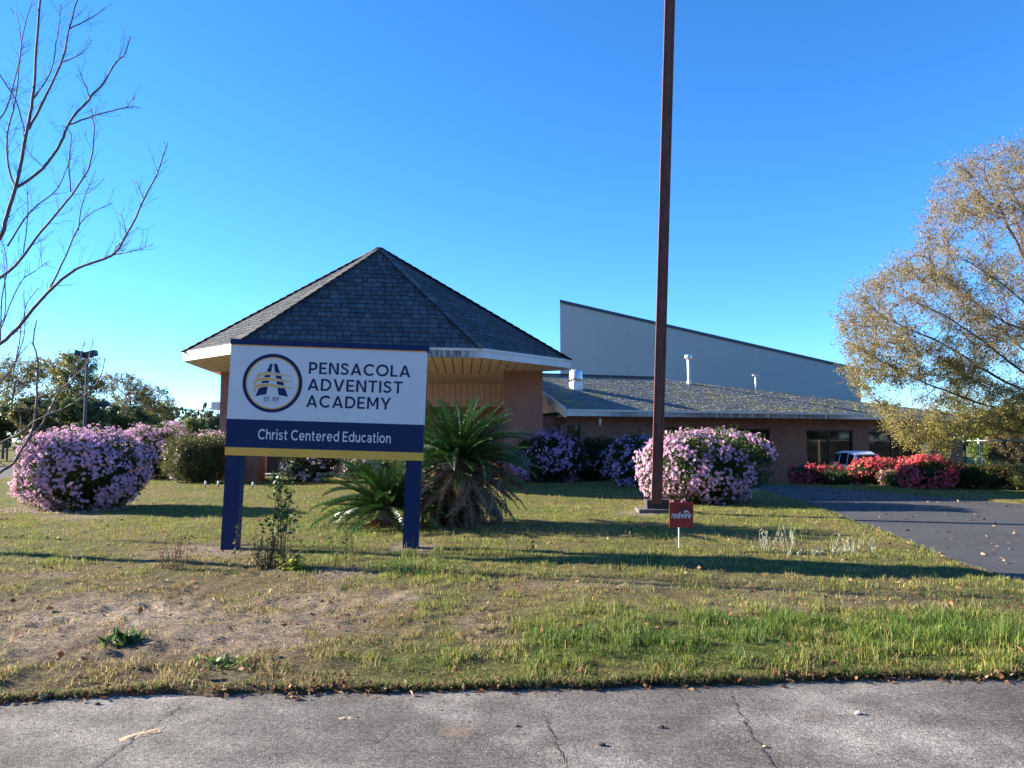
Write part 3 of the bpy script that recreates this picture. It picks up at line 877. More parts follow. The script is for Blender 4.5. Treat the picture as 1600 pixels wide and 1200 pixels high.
for (s0, s1, z0, z1, k) in wins:
    fr = MB(); t = .05; W_ = s1 - s0; o = wa + u * s0 + n * .05; Z = lambda z: Vector((0, 0, z))
    fr.box(o + Z(z0), u * t, n * .06, Z(z1 - z0)); fr.box(o + u * (W_ - t) + Z(z0), u * t, n * .06, Z(z1 - z0))
    fr.box(o + u * t + Z(z0), u * (W_ - 2 * t), n * .06, Z(t)); fr.box(o + u * t + Z(z1 - t), u * (W_ - 2 * t), n * .06, Z(t))
    for i in range(1, k):
        fr.box(o + u * (W_ * i / k - t / 2) + Z(z0 + t), u * t, n * .06, Z(z1 - z0 - 2 * t))
    fo = fr.build('window', M['frame'], wing)
    for i in range(k):
        g = MB(); a_ = W_ * i / k + t * .6; b_ = W_ * (i + 1) / k - t * .6; yo = .03 + .012 * i
        g.box(o + u * a_ + n * yo + Z(z0 + t * .6), u * (b_ - a_), n * .008, Z(z1 - z0 - t * 1.2)); g.build('pane', M['glass'], fo)
    sb = MB(); sb.box(wa + u * (s0 - .03) - n * .03 + Z(z0 - .06), u * (W_ + .06), n * .10, Z(.055)); sb.build('sill', M['brick_sill'] if 'brick_sill' in M else M['groove'], fo)
# downspout, small wall lamp
ds = MB(); dp = WP(1444, 700); base_ = Vector((dp.x, dp.y, 0)) - n * .09
ds.cbox(base_ + Vector((0, 0, 1.0)), .16, .09, 2.75, None, u, n); ds.build('downspout', M['white_trim'], wing)
lp = WP(936, 657); lm = MB(); lm.cbox(lp - n * .05, .10, .10, .14, None, u, n); lm.cbox(lp - n * .06 + Vector((0, 0, -.12)), .06, .06, .10, None, u, n); lm.build('wall_lamp', M['galv'], wing)
# brick pilaster return between pavilion and wing, soffit of the connecting walk
b = MB(); wall_quad(b, tuple((wa - u * 2.2 + n * .5).xy) , tuple((wa + n * .5).xy), -.1, zt, 50); b.build('wall', M['brick'], wing)

# roof vents stand on the roof as parts of the wing
v0 = RP(900, 607.5)
vb = MB()
vb.cbox(v0 + Vector((0, 0, .10)), .40, .40, .34, None, u, n)
vo = vb.build('vent_base', M['galv'], wing)
vt = MB(); vt.tube([v0 + Vector((0, 0, .28)), v0 + Vector((0, 0, .36))], [.12, .12], 12); vt.tube([v0 + Vector((0, 0, .34)), v0 + Vector((0, 0, .40)), v0 + Vector((0, 0, .66)), v0 + Vector((0, 0, .74))], [.27, .26, .25, .19], 18)
for k in range(3):
    a_ = k * 2.1; vt.tube([v0 + Vector((.2 * math.cos(a_), .2 * math.sin(a_), .2)), v0 + Vector((.25 * math.cos(a_), .25 * math.sin(a_), .42))], .02, 5)
vt.build('vent_hood', M['galv'], vo, True)
p0 = RP(1077, 600)
b = MB(); b.tube([p0 - Vector((0, 0, .1)), p0 + Vector((-.02, 0, 1.1))], .07, 10); b.tube([p0 - Vector((0, 0, .12)), p0 + Vector((0, 0, .14))], [.13, .10], 10); fo = b.build('flue_pipe', M['white_trim'], wing, True)
b = MB(); b.tube([p0 + Vector((-.02, 0, 1.06)), p0 + Vector((-.02, 0, 1.1)), p0 + Vector((-.02, 0, 1.24)), p0 + Vector((-.02, 0, 1.27))], [.10, .16, .16, .06], 12); b.build('cap', M['galv'], fo, True)
p0 = RP(1181, 608)
b = MB(); b.tube([p0 - Vector((0, 0, .1)), p0 + Vector((0, 0, .62))], .035, 8); b.tube([p0 + Vector((-.14, 0, .60)), p0 + Vector((.14, 0, .60))], .035, 8); b.build('vent_pipe', M['galv'], wing, True)

# ================================================================== GYMNASIUM
gym = thing('gymnasium', 'tall grey stucco gymnasium with a single sloping roof behind the low wing', 'building', (12, 50, 0))
ga = P(875, 600, 54.6); gdir = Vector((u.x, u.y, 0)); gn = n
def GP(px, py):
    d_ = ray(px, py); o = Vector((0, 0, CAM_H)); t = (ga - o).dot(gn) / d_.dot(gn); return o + d_ * t
tl, tr = GP(875, 473), GP(1343.5, 579.5)
glen = (tr - tl).dot(gdir)
b = MB()
w0 = Vector((tl.x, tl.y, -1)); w1 = Vector((tr.x, tr.y, -1)); D_ = Vector((.13, 1, 0)) * 12
b.add([w0, w1, tr, tl, w0 + D_, w1 + D_, tr + D_, tl + D_], [(0, 1, 2, 3), (5, 4, 7, 6), (1, 5, 6, 2), (4, 0, 3, 7)])
b.build('wall', M['stucco'], gym)
b = MB(); sl_ = (tr - tl); o = tl - gn * .10 - sl_.normalized() * .06 + Vector((0, 0, .004))
b.box(o, sl_ * 1.004, Vector((.13, 1, 0)) * 12.2, Vector((0, 0, .20))); b.build('roof', M['dark_trim'], gym)

# ================================================================== ENTRANCE SIGN
SO = G(640, 861)                                      # foot of the right post
syaw = R(3.0)
su = Vector((math.cos(syaw), math.sin(syaw), 0)); sn = Vector((math.sin(syaw), -math.cos(syaw), 0))   # sn faces the camera
TILT = R(1.75)
sU = su * math.cos(TILT) - Vector((0, 0, 1)) * math.sin(TILT)
sW = su * math.sin(TILT) + Vector((0, 0, 1)) * math.cos(TILT)
SP0 = SO + sn * .10                                   # face plane
def S(px, py):
    d_ = ray(px, py); o = Vector((0, 0, CAM_H)); t = (SP0 - o).dot(sn) / d_.dot(sn); q_ = o + d_ * t - SP0
    return q_.dot(sU), q_.dot(sW)
def SZ(zx, zy): return S(340 + zx / 4.7059, 520 + zy / 4.7059)
def SL(a, w, dd=0.0): return SP0 + sU * a + sW * w + sn * dd
sign = thing('entrance_sign', 'navy and white academy sign on two navy posts, leaning slightly to the right', 'sign', SO)
TLc, TRc, BRc, BLc = S(361.5, 541), S(666.0, 548.5), S(660.5, 718.5), S(350.5, 712.5)
xl = (TLc[0] + BLc[0]) / 2; xr_ = (TRc[0] + BRc[0]) / 2; yt = (TLc[1] + TRc[1]) / 2; yb = (BLc[1] + BRc[1]) / 2
PT = .20
def sbox(b, x0, x1, y0, y1, d0, d1): b.box(SL(x0, y0, d0), sU * (x1 - x0), sW * (y1 - y0) , sn * (d1 - d0)) if False else b.box(SL(x0, y0, d1), sU * (x1 - x0), -sn * (d1 - d0), sW * (y1 - y0))
def sv(px0, py0): return S(px0, py0)[1]
y_navy_top = (SZ(75, 641)[1] + SZ(1520, 668)[1]) / 2
y_gold_top = (SZ(55, 847)[1] + SZ(1508, 874)[1]) / 2
b = MB(); sbox(b, xl, xr_, y_navy_top, yt, -PT, 0); panel = b.build('panel', M['sign_white'], sign)
b = MB(); sbox(b, xl, xr_, y_gold_top, y_navy_top, -PT, .002); band = b.build('navy_band', M['navy'], sign)
b = MB(); sbox(b, xl, xr_, yb, y_gold_top, -PT, .004); b.build('gold_band', M['gold'], sign)
b = MB(); sbox(b, xl, xr_, yt, yt + .015, -PT, .004); b.build('gold_line', M['gold_pale'], sign)
b = MB(); sbox(b, xl - .005, xr_ + .03, yt + .015, yt + .085, -PT - .02, .018); b.build('top_cap', M['navy'], sign)
pw = .205
gx0 = SL(xl, yb).z
def post(x):
    b = MB(); base_w = -(SL(x, 0).z) / math.cos(TILT) - .25
    sbox(b, x, x + pw, base_w, yb, -PT + .01, -.012); return b.build('post', M['navy'], sign)
post(xl + .012); post(xr_ - pw - .012)

def text_mesh(txt, size, bold=0.0, extr=.002, shear=0.0, spacing=1.0):
    cu = bpy.data.curves.new('lettering_curve', 'FONT'); cu.body = txt; cu.size = size; cu.offset = bold; cu.extrude = extr; cu.shear = shear
    cu.space_character = spacing; cu.resolution_u = 3
    o = bpy.data.objects.new('lettering_tmp', cu); COL.objects.link(o)
    bpy.context.view_layer.update()
    me = bpy.data.meshes.new_from_object(o.evaluated_get(bpy.context.evaluated_depsgraph_get()))
    bpy.data.objects.remove(o); bpy.data.curves.remove(cu)
    return me
def fit_text(name, txt, x0, x1, y0, y1, mat, parent, frame, bold=.012, shear=0, spacing=1.05, dd=.003):
    """text fitted to the box; frame(a,w,d) gives a place"""
    me = text_mesh(txt, 1.0, bold, .0, shear, spacing)
    n_ = len(me.vertices); co = np.empty(n_ * 3, np.float32); me.vertices.foreach_get('co', co); co = co.reshape(-1, 3)
    lo = co.min(0); hi = co.max(0)
    sx = (x1 - x0) / (hi[0] - lo[0]); sy = (y1 - y0) / (hi[1] - lo[1])
    O = frame(0, 0, 0); eu = frame(1, 0, 0) - O; ew = frame(0, 1, 0) - O; ed = frame(0, 0, 1) - O
    a = x0 + (co[:, 0] - lo[0]) * sx; w = y0 + (co[:, 1] - lo[1]) * sy
    pts = np.array(O)[None] + a[:, None] * np.array(eu)[None] + w[:, None] * np.array(ew)[None] + dd * np.array(ed)[None]
    me.vertices.foreach_set('co', pts.astype(np.float32).ravel()); me.update()
    me.name = name
    return link(name, me, mat, parent)
# geometric sans letters drawn as strokes (cap height 1)
def _arc(cx, cy, rx, ry, a0, a1, t, n_=20):
    o = []; i_ = []
    for k in range(n_ + 1):
        a = R(a0 + (a1 - a0) * k / n_); c, s = math.cos(a), math.sin(a)
        o.append((cx + c * rx, cy + s * ry)); i_.append((cx + c * (rx - t), cy + s * (ry - t)))
    return [[o[k], o[k + 1], i_[k + 1], i_[k]] for k in range(n_)]
def _path(ps, t):
    P_ = []
    for i in range(len(ps) - 1):
        p0 = ps[max(i - 1, 0)]; p1 = ps[i]; p2 = ps[i + 1]; p3 = ps[min(i + 2, len(ps) - 1)]
        for k in range(5):
            u_ = k / 5; f = lambda a, b, c, d: .5 * (2 * b + (c - a) * u_ + (2 * a - 5 * b + 4 * c - d) * u_ * u_ + (3 * b - a - 3 * c + d) * u_ ** 3)
            P_.append((f(p0[0], p1[0], p2[0], p3[0]), f(p0[1], p1[1], p2[1], p3[1])))
    P_.append(ps[-1]); l = []; r_ = []
    for i, (x, y) in enumerate(P_):
        a = P_[max(0, i - 1)]; b = P_[min(len(P_) - 1, i + 1)]; tx, ty = b[0] - a[0], b[1] - a[1]; m_ = math.hypot(tx, ty)
        l.append((x - ty / m_ * t / 2, y + tx / m_ * t / 2)); r_.append((x + ty / m_ * t / 2, y - tx / m_ * t / 2))
    return [[l[i], l[i + 1], r_[i + 1], r_[i]] for i in range(len(P_) - 1)]
def _bx(x0, y0, x1, y1): return [[(x0, y0), (x1, y0), (x1, y1), (x0, y1)]]
_S = [(.60, .79), (.50, .885), (.33, .92), (.17, .87), (.115, .73), (.19, .60), (.35, .525), (.52, .44), (.59, .28), (.51, .135), (.33, .08), (.16, .115), (.045, .215)]
def glyph(ch, t=.175):
    """list of primitives (each a list of convex quads) and the width"""
    s = t * .86; X = .73
    if ch == 'P': return [_bx(0, 0, t, 1), _bx(t, 1 - t, .37, 1), _bx(t, .31, .37, .31 + t * .95), _arc(.37, .655, .33, .345, -90, 90, t)], .70
    if ch == 'E': return [_bx(0, 0, t, 1), _bx(t, 1 - s, .64, 1), _bx(t, .5 - s / 2, .58, .5 + s / 2), _bx(t, 0, .65, s)], .65
    if ch == 'N': return [_bx(0, 0, t, 1), _bx(.82 - t, 0, .82, 1), [[(t * .3, 1), (t * 1.2, 1), (.82 - t * .3, 0), (.82 - t * 1.2, 0)]]], .82
    if ch == 'S': return [_path(_S, t * .92)], .68
    if ch == 'A': return [[[(0, 0), (.19, 0), (.545, 1), (.375, 1)]], [[(.73, 0), (.92, 0), (.545, 1), (.375, 1)]], _bx(.20, .20, .72, .20 + s)], .92
    if ch == 'C': return [_arc(.52, .5, .52, .515, 44, 316, t)], .90
    if ch == 'O': return [_arc(.53, .5, .53, .515, 0, 360, t, 36)], 1.06
    if ch == 'L': return [_bx(0, 0, t, 1), _bx(t, 0, .59, s)], .59
    if ch == 'D': return [_bx(0, 0, t, 1), _bx(t, 1 - s, .36, 1), _bx(t, 0, .36, s), _arc(.36, .5, .49, .5, -90, 90, t * .95)], .85
    if ch == 'V': return [[[(0, 1), (.19, 1), (.54, 0), (.37, 0)]], [[(.72, 1), (.91, 1), (.54, 0), (.37, 0)]]], .91
    if ch == 'T': return [_bx(0, 1 - s, .74, 1), _bx(.37 - t / 2, 0, .37 + t / 2, 1 - s)], .74
    if ch == 'I': return [_bx(0, 0, t, 1)], t
    if ch == 'M': return [_bx(0, 0, t, 1), _bx(.95 - t, 0, .95, 1), [[(t * .2, 1), (t * 1.15, 1), (.545, .25), (.405, .25)]], [[(.95 - t * .2, 1), (.95 - t * 1.15, 1), (.405, .25), (.545, .25)]]], .95
    if ch == 'Y': return [[[(0, 1), (.2, 1), (.535, .39), (.355, .39)]], [[(.69, 1), (.89, 1), (.535, .39), (.355, .39)]], _bx(.445 - t / 2, 0, .445 + t / 2, .43)], .89
    t = t * .92; s = t * .82; h_ = X / 2
    if ch in 'hn':
        return [_bx(0, 0, t, 1 if ch == 'h' else X), _arc(.32, X - .31, .30, .315, 0, 165, t), _bx(.62 - t, 0, .62, X - .31)], .62
    if ch == 'u': return [_bx(.62 - t, 0, .62, X), _arc(.30, .31, .30, .325, 190, 360, t), _bx(0, .30, t, X)], .62
    if ch == 'r': return [_bx(0, 0, t, X), _arc(.40, X - .36, .36, .37, 88, 165, t)], .41
    if ch == 'i': return [_bx(0, 0, t, X), _bx(-.01, .84, t + .01, 1.02)], t
    if ch == 's': return [_path([(x * .82, y * X) for x, y in _S], t * .86)], .55
    if ch == 't': return [_bx(.10, .2, .10 + t, .92), _bx(0, X - s, .42, X), _arc(.33, .215, .23, .23, 180, 290, t)], .42
    if ch == 'e': return [_arc(.355, h_, .355, h_ + .012, 0, 318, t), _bx(t * .9, h_ - s * .5, .71 - t * .2, h_ + s * .42)], .71
    if ch == 'c': return [_arc(.355, h_, .355, h_ + .012, 46, 314, t)], .62
    if ch == 'o': return [_arc(.37, h_, .37, h_ + .012, 0, 360, t, 30)], .74
    if ch == 'd': return [_arc(.355, h_, .355, h_ + .012, 0, 360, t, 30), _bx(.71 - t, 0, .71, 1.02)], .71
    if ch == 'a': return [_bx(.58 - t, 0, .58, X - .28), _arc(.29, X - .28, .29, .29, 0, 150, t), _arc(.27, .225, .27, .235, 0, 360, t * .9, 24)], .58
    if ch == 'w': return [[[(0, X), (t * 1.1, X), (.36, 0), (.24, 0)]], [[(.53 - t * .45, X), (.53 + t * .45, X), (.36, 0), (.24, 0)]], [[(.53 - t * .45, X), (.53 + t * .45, X), (.82, 0), (.70, 0)]], [[(1.06 - t * 1.1, X), (1.06, X), (.82, 0), (.70, 0)]]], 1.06
    return [], .34
def letters(txt, x0, x1, y0, y1, mat, parent, frame, t=.175, gap=.16, dd=.003, shear=0.0):
    cur = 0; prims = []
    for ch in txt:
        g, w_ = glyph(ch, t)
        for p in g: prims.append([[(x + cur + y * shear, y) for x, y in q_] for q_ in p])
        cur += w_ + (gap if ch != ' ' else 0)
    hi = 1.0 if any(c.isupper() or c in 'hdti' for c in txt) else .73
    xs_ = [x for p in prims for q_ in p for x, y in q_]; lo, W_ = min(xs_), max(xs_) - min(xs_)
    b = MB()
    for i, p in enumerate(prims):
        for q_ in p:
            ps = [frame(x0 + (x - lo) / W_ * (x1 - x0), y0 + y / hi * (y1 - y0), dd + .0003 * (i % 5)) for x, y in q_]
            nz_ = (ps[1] - ps[0]).cross(ps[2] - ps[0]); out = frame(0, 0, 1) - frame(0, 0, 0)
            b.add(ps if nz_.dot(out) > 0 else ps[::-1], [(0, 1, 2, 3)])
    return b.build('lettering', mat, parent)

def line(txt, zx0, zx1, ztop, zbot, mat, parent, **k):
    x0, _ = SZ(zx0, (ztop + zbot) / 2); x1, _ = SZ(zx1, (ztop + zbot) / 2)
    letters(txt, x0, x1, SZ((zx0 + zx1) / 2, zbot)[1], SZ((zx0 + zx1) / 2, ztop)[1], mat, parent, SL, **k)
line('PENSACOLA', 672, 1418, 228, 314, M['navy'], panel)
line('ADVENTIST', 662, 1360, 347, 435, M['navy'], panel)
line('ACADEMY', 652, 1276, 468, 556, M['navy'], panel)
line('Christ Centered Education', 297, 1275, 722, 797, M['sign_white'], band, dd=.005, t=.16, gap=.15)
x0_, y0_ = SZ(341, 504); x1_, y1_ = SZ(451, 473)
fit_text('lettering', 'EST. 1929', x0_, x1_, y0_, y1_, M['navy'], panel, SL, bold=.004)
cxr, cyr = SZ(404, 370); rr_o = (SZ(624, 370)[0] - SZ(184, 370)[0]) / 2
def ring_mesh(r0, r1, dd, n_=64, y0=cyr):
    b = MB()
    vs = [SL(cxr + math.cos(2 * math.pi * k / n_) * r, cyr + math.sin(2 * math.pi * k / n_) * r, d_) for r, d_ in ((r1, 0), (r1, dd), (r0, dd), (r0, 0)) for k in range(n_)]
    fs = []
    for a in range(3):
        fs += [(a * n_ + k, a * n_ + (k + 1) % n_, (a + 1) * n_ + (k + 1) % n_, (a + 1) * n_ + k) for k in range(n_)]
    b.add(vs, fs); return b
emb = ring_mesh(rr_o * .888, rr_o, .003).build('emblem_ring', M['navy'], panel)
ring_mesh(rr_o * .845, rr_o * .886, .0025).build('emblem_ring', M['gold_pale'], panel)
def flat(name, zpts, mat, dd):
    ps = [SL(*SZ(*p), dd) for p in zpts]
    b = MB(); b.prism(ps if (ps[1] - ps[0]).cross(ps[2] - ps[1]).dot(sn) > 0 else ps[::-1], -sn * .0015); return b.build(name, mat, panel)
flat('emblem_letter', [(388, 228), (406, 228), (357, 452), (340, 455), (318, 458), (296, 463), (277, 468)], M['navy'], .003)
flat('emblem_letter', [(414, 228), (437, 228), (517, 472), (492, 465), (468, 460), (449, 457)], M['navy'], .003)
def swoosh(pts, ths, name='emblem_swoosh'):
    """tapered ribbon through zoom points, top edge given by half thickness"""
    P_ = []
    for i in range(len(pts) - 1):
        p0 = pts[max(i - 1, 0)]; p1 = pts[i]; p2 = pts[i + 1]; p3 = pts[min(i + 2, len(pts) - 1)]
        for k in range(6):
            t = k / 6; f = lambda a, b, c, d: .5 * (2 * b + (c - a) * t + (2 * a - 5 * b + 4 * c - d) * t * t + (3 * b - a - 3 * c + d) * t ** 3)
            P_.append((f(p0[0], p1[0], p2[0], p3[0]), f(p0[1], p1[1], p2[1], p3[1]), ths[i] * (1 - t) + ths[i + 1] * t))
    P_.append((*pts[-1], ths[-1]))
    for mat, grow, dd in ((M['sign_white'], 3.5, .0042), (M['gold_pale'], 0, .0052)):
        b = MB(); l = []; r_ = []
        for i, (x, y, t) in enumerate(P_):
            a = P_[max(0, i - 1)]; c = P_[min(len(P_) - 1, i + 1)]; tx, ty = c[0] - a[0], c[1] - a[1]; m_ = math.hypot(tx, ty) or 1
            nx, ny = -ty / m_, tx / m_; tt = t + (grow if t > 1.5 else 0)
            l.append(SL(*SZ(x + nx * tt, y + ny * tt), dd)); r_.append(SL(*SZ(x - nx * tt, y - ny * tt), dd))
        n_ = len(l); b.add(l + r_, [(i, i + 1, n_ + i + 1, n_ + i) for i in range(n_ - 1)])
        b.build(name, mat, panel)
swoosh([(292, 338), (296, 316), (318, 304), (372, 298), (440, 305), (500, 315), (548, 325)], [7, 8, 9, 8, 6, 3, .6])
swoosh([(274, 392), (276, 362), (298, 347), (362, 339), (440, 347), (510, 357), (565, 366)], [6, 9, 10, 9, 7, 4, .6])
swoosh([(275, 436), (278, 408), (300, 392), (366, 382), (440, 391), (515, 402), (572, 411)], [6, 9, 11, 10, 8, 4, .6])

# ================================================================== STEEL POLE
pb_ = G(1026, 806)
pole = thing('steel_pole', 'tall rust-brown square steel pole standing on a low concrete block', 'pole', pb_)
lean = R(2.35); pw_ = .205
pu = Vector((1, 0, 0)); pd = Vector((0, 1, 0)); paxis = Vector((math.sin(lean), 0, math.cos(lean)))
ptop = 12.5
b = MB(); pux = paxis.cross(Vector((0, -1, 0))).normalized() * 1.0
pux = Vector((math.cos(lean), 0, -math.sin(lean)))
yw = R(-8); ux_ = (pux * math.cos(yw) + Vector((0, 1, 0)) * math.sin(yw)); uy_ = (-pux * math.sin(yw) + Vector((0, 1, 0)) * math.cos(yw))
b.box(pb_ - ux_ * pw_ / 2 - uy_ * pw_ / 2 + Vector((0, 0, .24)), ux_ * pw_, uy_ * pw_, paxis * ptop)
shaft = b.build('shaft', M['rust'], pole)
# a shallow channel seam on the face (two flanges stand proud of the web)
for s_ in (-1, 1):
    b = MB(); fw = .03
    o = pb_ + ux_ * (s_ * (pw_ / 2 - fw / 2) - fw / 2) - uy_ * (pw_ / 2 + .014) + Vector((0, 0, .25))
    b.box(o, ux_ * fw, uy_ * .014, paxis * (ptop - .02)); b.build('flange', M['rust'], pole)
M['dark_rust'] = simple('dark_rusty_plate', (.045, .03, .03), .7, .3, 9, .2, 40)
b = MB(); q_ = G(1026, 805); b.cbox(q_ + Vector((0, 0, .225)), .44, .40, .17); b.build('base_plate', M['dark_rust'], pole)
M['old_conc'] = simple('old_concrete', (.115, .10, .088), .95, .4, 7, .6, 40)
b = MB()
p_ = [(-.40, -.34), (.38, -.36), (.40, .33), (-.38, .35)]
b.prism([(q_.x + x, q_.y + y, -.15) for x, y in p_], (0, 0, .29)); b.build('footing', M['old_conc'], pole)

# ================================================================== YARD SIGN
yb_ = G(1063, 866)
ys = thing('yard_sign', 'small square red security yard sign on a thin white metal stake', 'yard sign', yb_)
M['red_print'] = simple('red_print', (.42, .025, .02), .45, .06, 3)
M['dark_red_print'] = simple('dark_red_print', (.20, .008, .012), .45, .06, 3)
M['white_print'] = simple('white_print', (.80, .80, .80), .45, .03, 3)
def Y(px, py): return P(px, py, yb_.y)
tl_, br_ = Y(1045.5, 784.5), Y(1083.5, 824)
YO = Vector((tl_.x, yb_.y, br_.z)); YW, YH = br_.x - tl_.x, tl_.z - br_.z
ycos, ysin = math.cos(R(2)), math.sin(R(2))
def YL(a, w, dd=0): return YO + Vector((a * ycos + w * .012, a * ysin - dd, w - a * .012))
b = MB(); b.box(YL(0, 0, 0), YL(YW, 0) - YL(0, 0), Vector((0, .012, 0)), YL(0, YH) - YL(0, 0)); yp = b.build('panel', M['red_print'], ys)
b = MB(); b.tube([(yb_.x - .012, yb_.y + .02, -.1), (yb_.x - .006, yb_.y + .02, br_.z + .12)], .0095, 8); b.build('stake', M['white_trim'], ys)
zf = lambda zx, zy: ((960 + zx / 5 - 1045.5) / 38 * YW, YH - (640 + zy / 5 - 784.5) / 39.5 * YH)
x0, y0 = zf(443, 848); x1, y1 = zf(600, 800)
letters('redwire', x0, x1, y0, y1, M['white_print'], yp, YL, t=.2, gap=.10, dd=.002, shear=.16)
def yarc(cx_, cy_, r, w_, a0, a1, mat):
    b = MB(); n_ = 16; vs = []
    for k in range(n_ + 1):
        a = R(a0 + (a1 - a0) * k / n_)
        for rr_ in (r - w_, r): vs.append(YL(cx_ + math.cos(a) * rr_, cy_ + math.sin(a) * rr_, .0025))
    b.add(vs, [(2 * k, 2 * k + 1, 2 * k + 3, 2 * k + 2) for k in range(n_)]); b.build('emblem_arc', mat, yp)
acx, acy = zf(562, 812)
yarc(acx, acy, .043, .016, 10, 150, M['white_print']); yarc(acx - .004, acy, .075, .022, 10, 158, M['dark_red_print']); yarc(acx - .008, acy, .110, .022, 12, 165, M['dark_red_print'])

# ================================================================== PLANTS
def rot_frames(d, rng_, spin=None):
    """orthonormal frames with first axis d (n,3)"""
    d = d / (np.linalg.norm(d, axis=1, keepdims=True) + 1e-9)
    a = rng_.normal(size=d.shape); a -= d * (a * d).sum(1, keepdims=True); a /= np.linalg.norm(a, axis=1, keepdims=True) + 1e-9
    return d, a, np.cross(d, a)
def leaf_quads(P_, D_, Lr, Wr, rng_, fold=.25):
    """pointed leaves: 4 corner diamonds, base at P_, along D_"""
    d, a, c = rot_frames(D_, rng_)
    Lr = Lr[:, None]; Wr = Wr[:, None]
    mid = P_ + d * Lr * .5 + c * Lr * fold * .3
    v = np.stack([P_, mid + a * Wr * .5, P_ + d * Lr, mid - a * Wr * .5], 1)
    n_ = len(P_); return v.reshape(-1, 3), np.arange(n_ * 4).reshape(n_, 4)
def flowers(P_, Nn, Rr, rng_, petals=5):
    """open five-petalled flowers, each petal a kite, slightly cupped"""
    d, a, c = rot_frames(Nn, rng_); n_ = len(P_); vs = [P_ - d * Rr[:, None] * .25]; fs = []
    for k in range(petals):
        for (ang_, r, h) in ((2 * math.pi * (k - .36) / petals, .72, .12), (2 * math.pi * k / petals, 1.05, .18), (2 * math.pi * (k + .36) / petals, .72, .12)):
            vs.append(P_ + (a * math.cos(ang_) + c * math.sin(ang_)) * Rr[:, None] * r + d * Rr[:, None] * h)
    m = 1 + petals * 3
    v = np.stack(vs, 1).reshape(-1, 3); o = (np.arange(n_) * m)[:, None]
    f = np.concatenate([o + np.array([[0, 1 + 3 * k, 2 + 3 * k, 3 + 3 * k]]) for k in range(petals)], 0)
    return v, f, m
def sph_dirs(n_, rng_):
    d = rng_.normal(size=(n_, 3)); return d / np.linalg.norm(d, axis=1, keepdims=True)
def even_dirs(n_, rng_, square):
    """directions that lie evenly once bent into the boxy dome"""
    d = sph_dirs(n_ * 4, rng_); a = np.sort(np.abs(d), axis=1)[:, :2].clip(.03)
    w = (a[:, 0] * a[:, 1]) ** -(1 - square); return d[rng_.choice(len(d), n_, replace=False, p=w / w.sum())]
def bush_radius(d, seed, lump=.26):
    a = np.arctan2(d[:, 1], d[:, 0]); z = d[:, 2]
    nz = fbm(np.cos(a) * 2.2 + z * 1.7 + seed * 3.1, np.sin(a) * 2.2 + z * 1.3 + seed, seed, 3)
    nz2 = vnoise(np.cos(a) * 6 + z * 5 + seed, np.sin(a) * 6 - z * 4, seed + 5)
    return 1 + lump * (nz - .5) * 2 + .06 * (nz2 - .5)
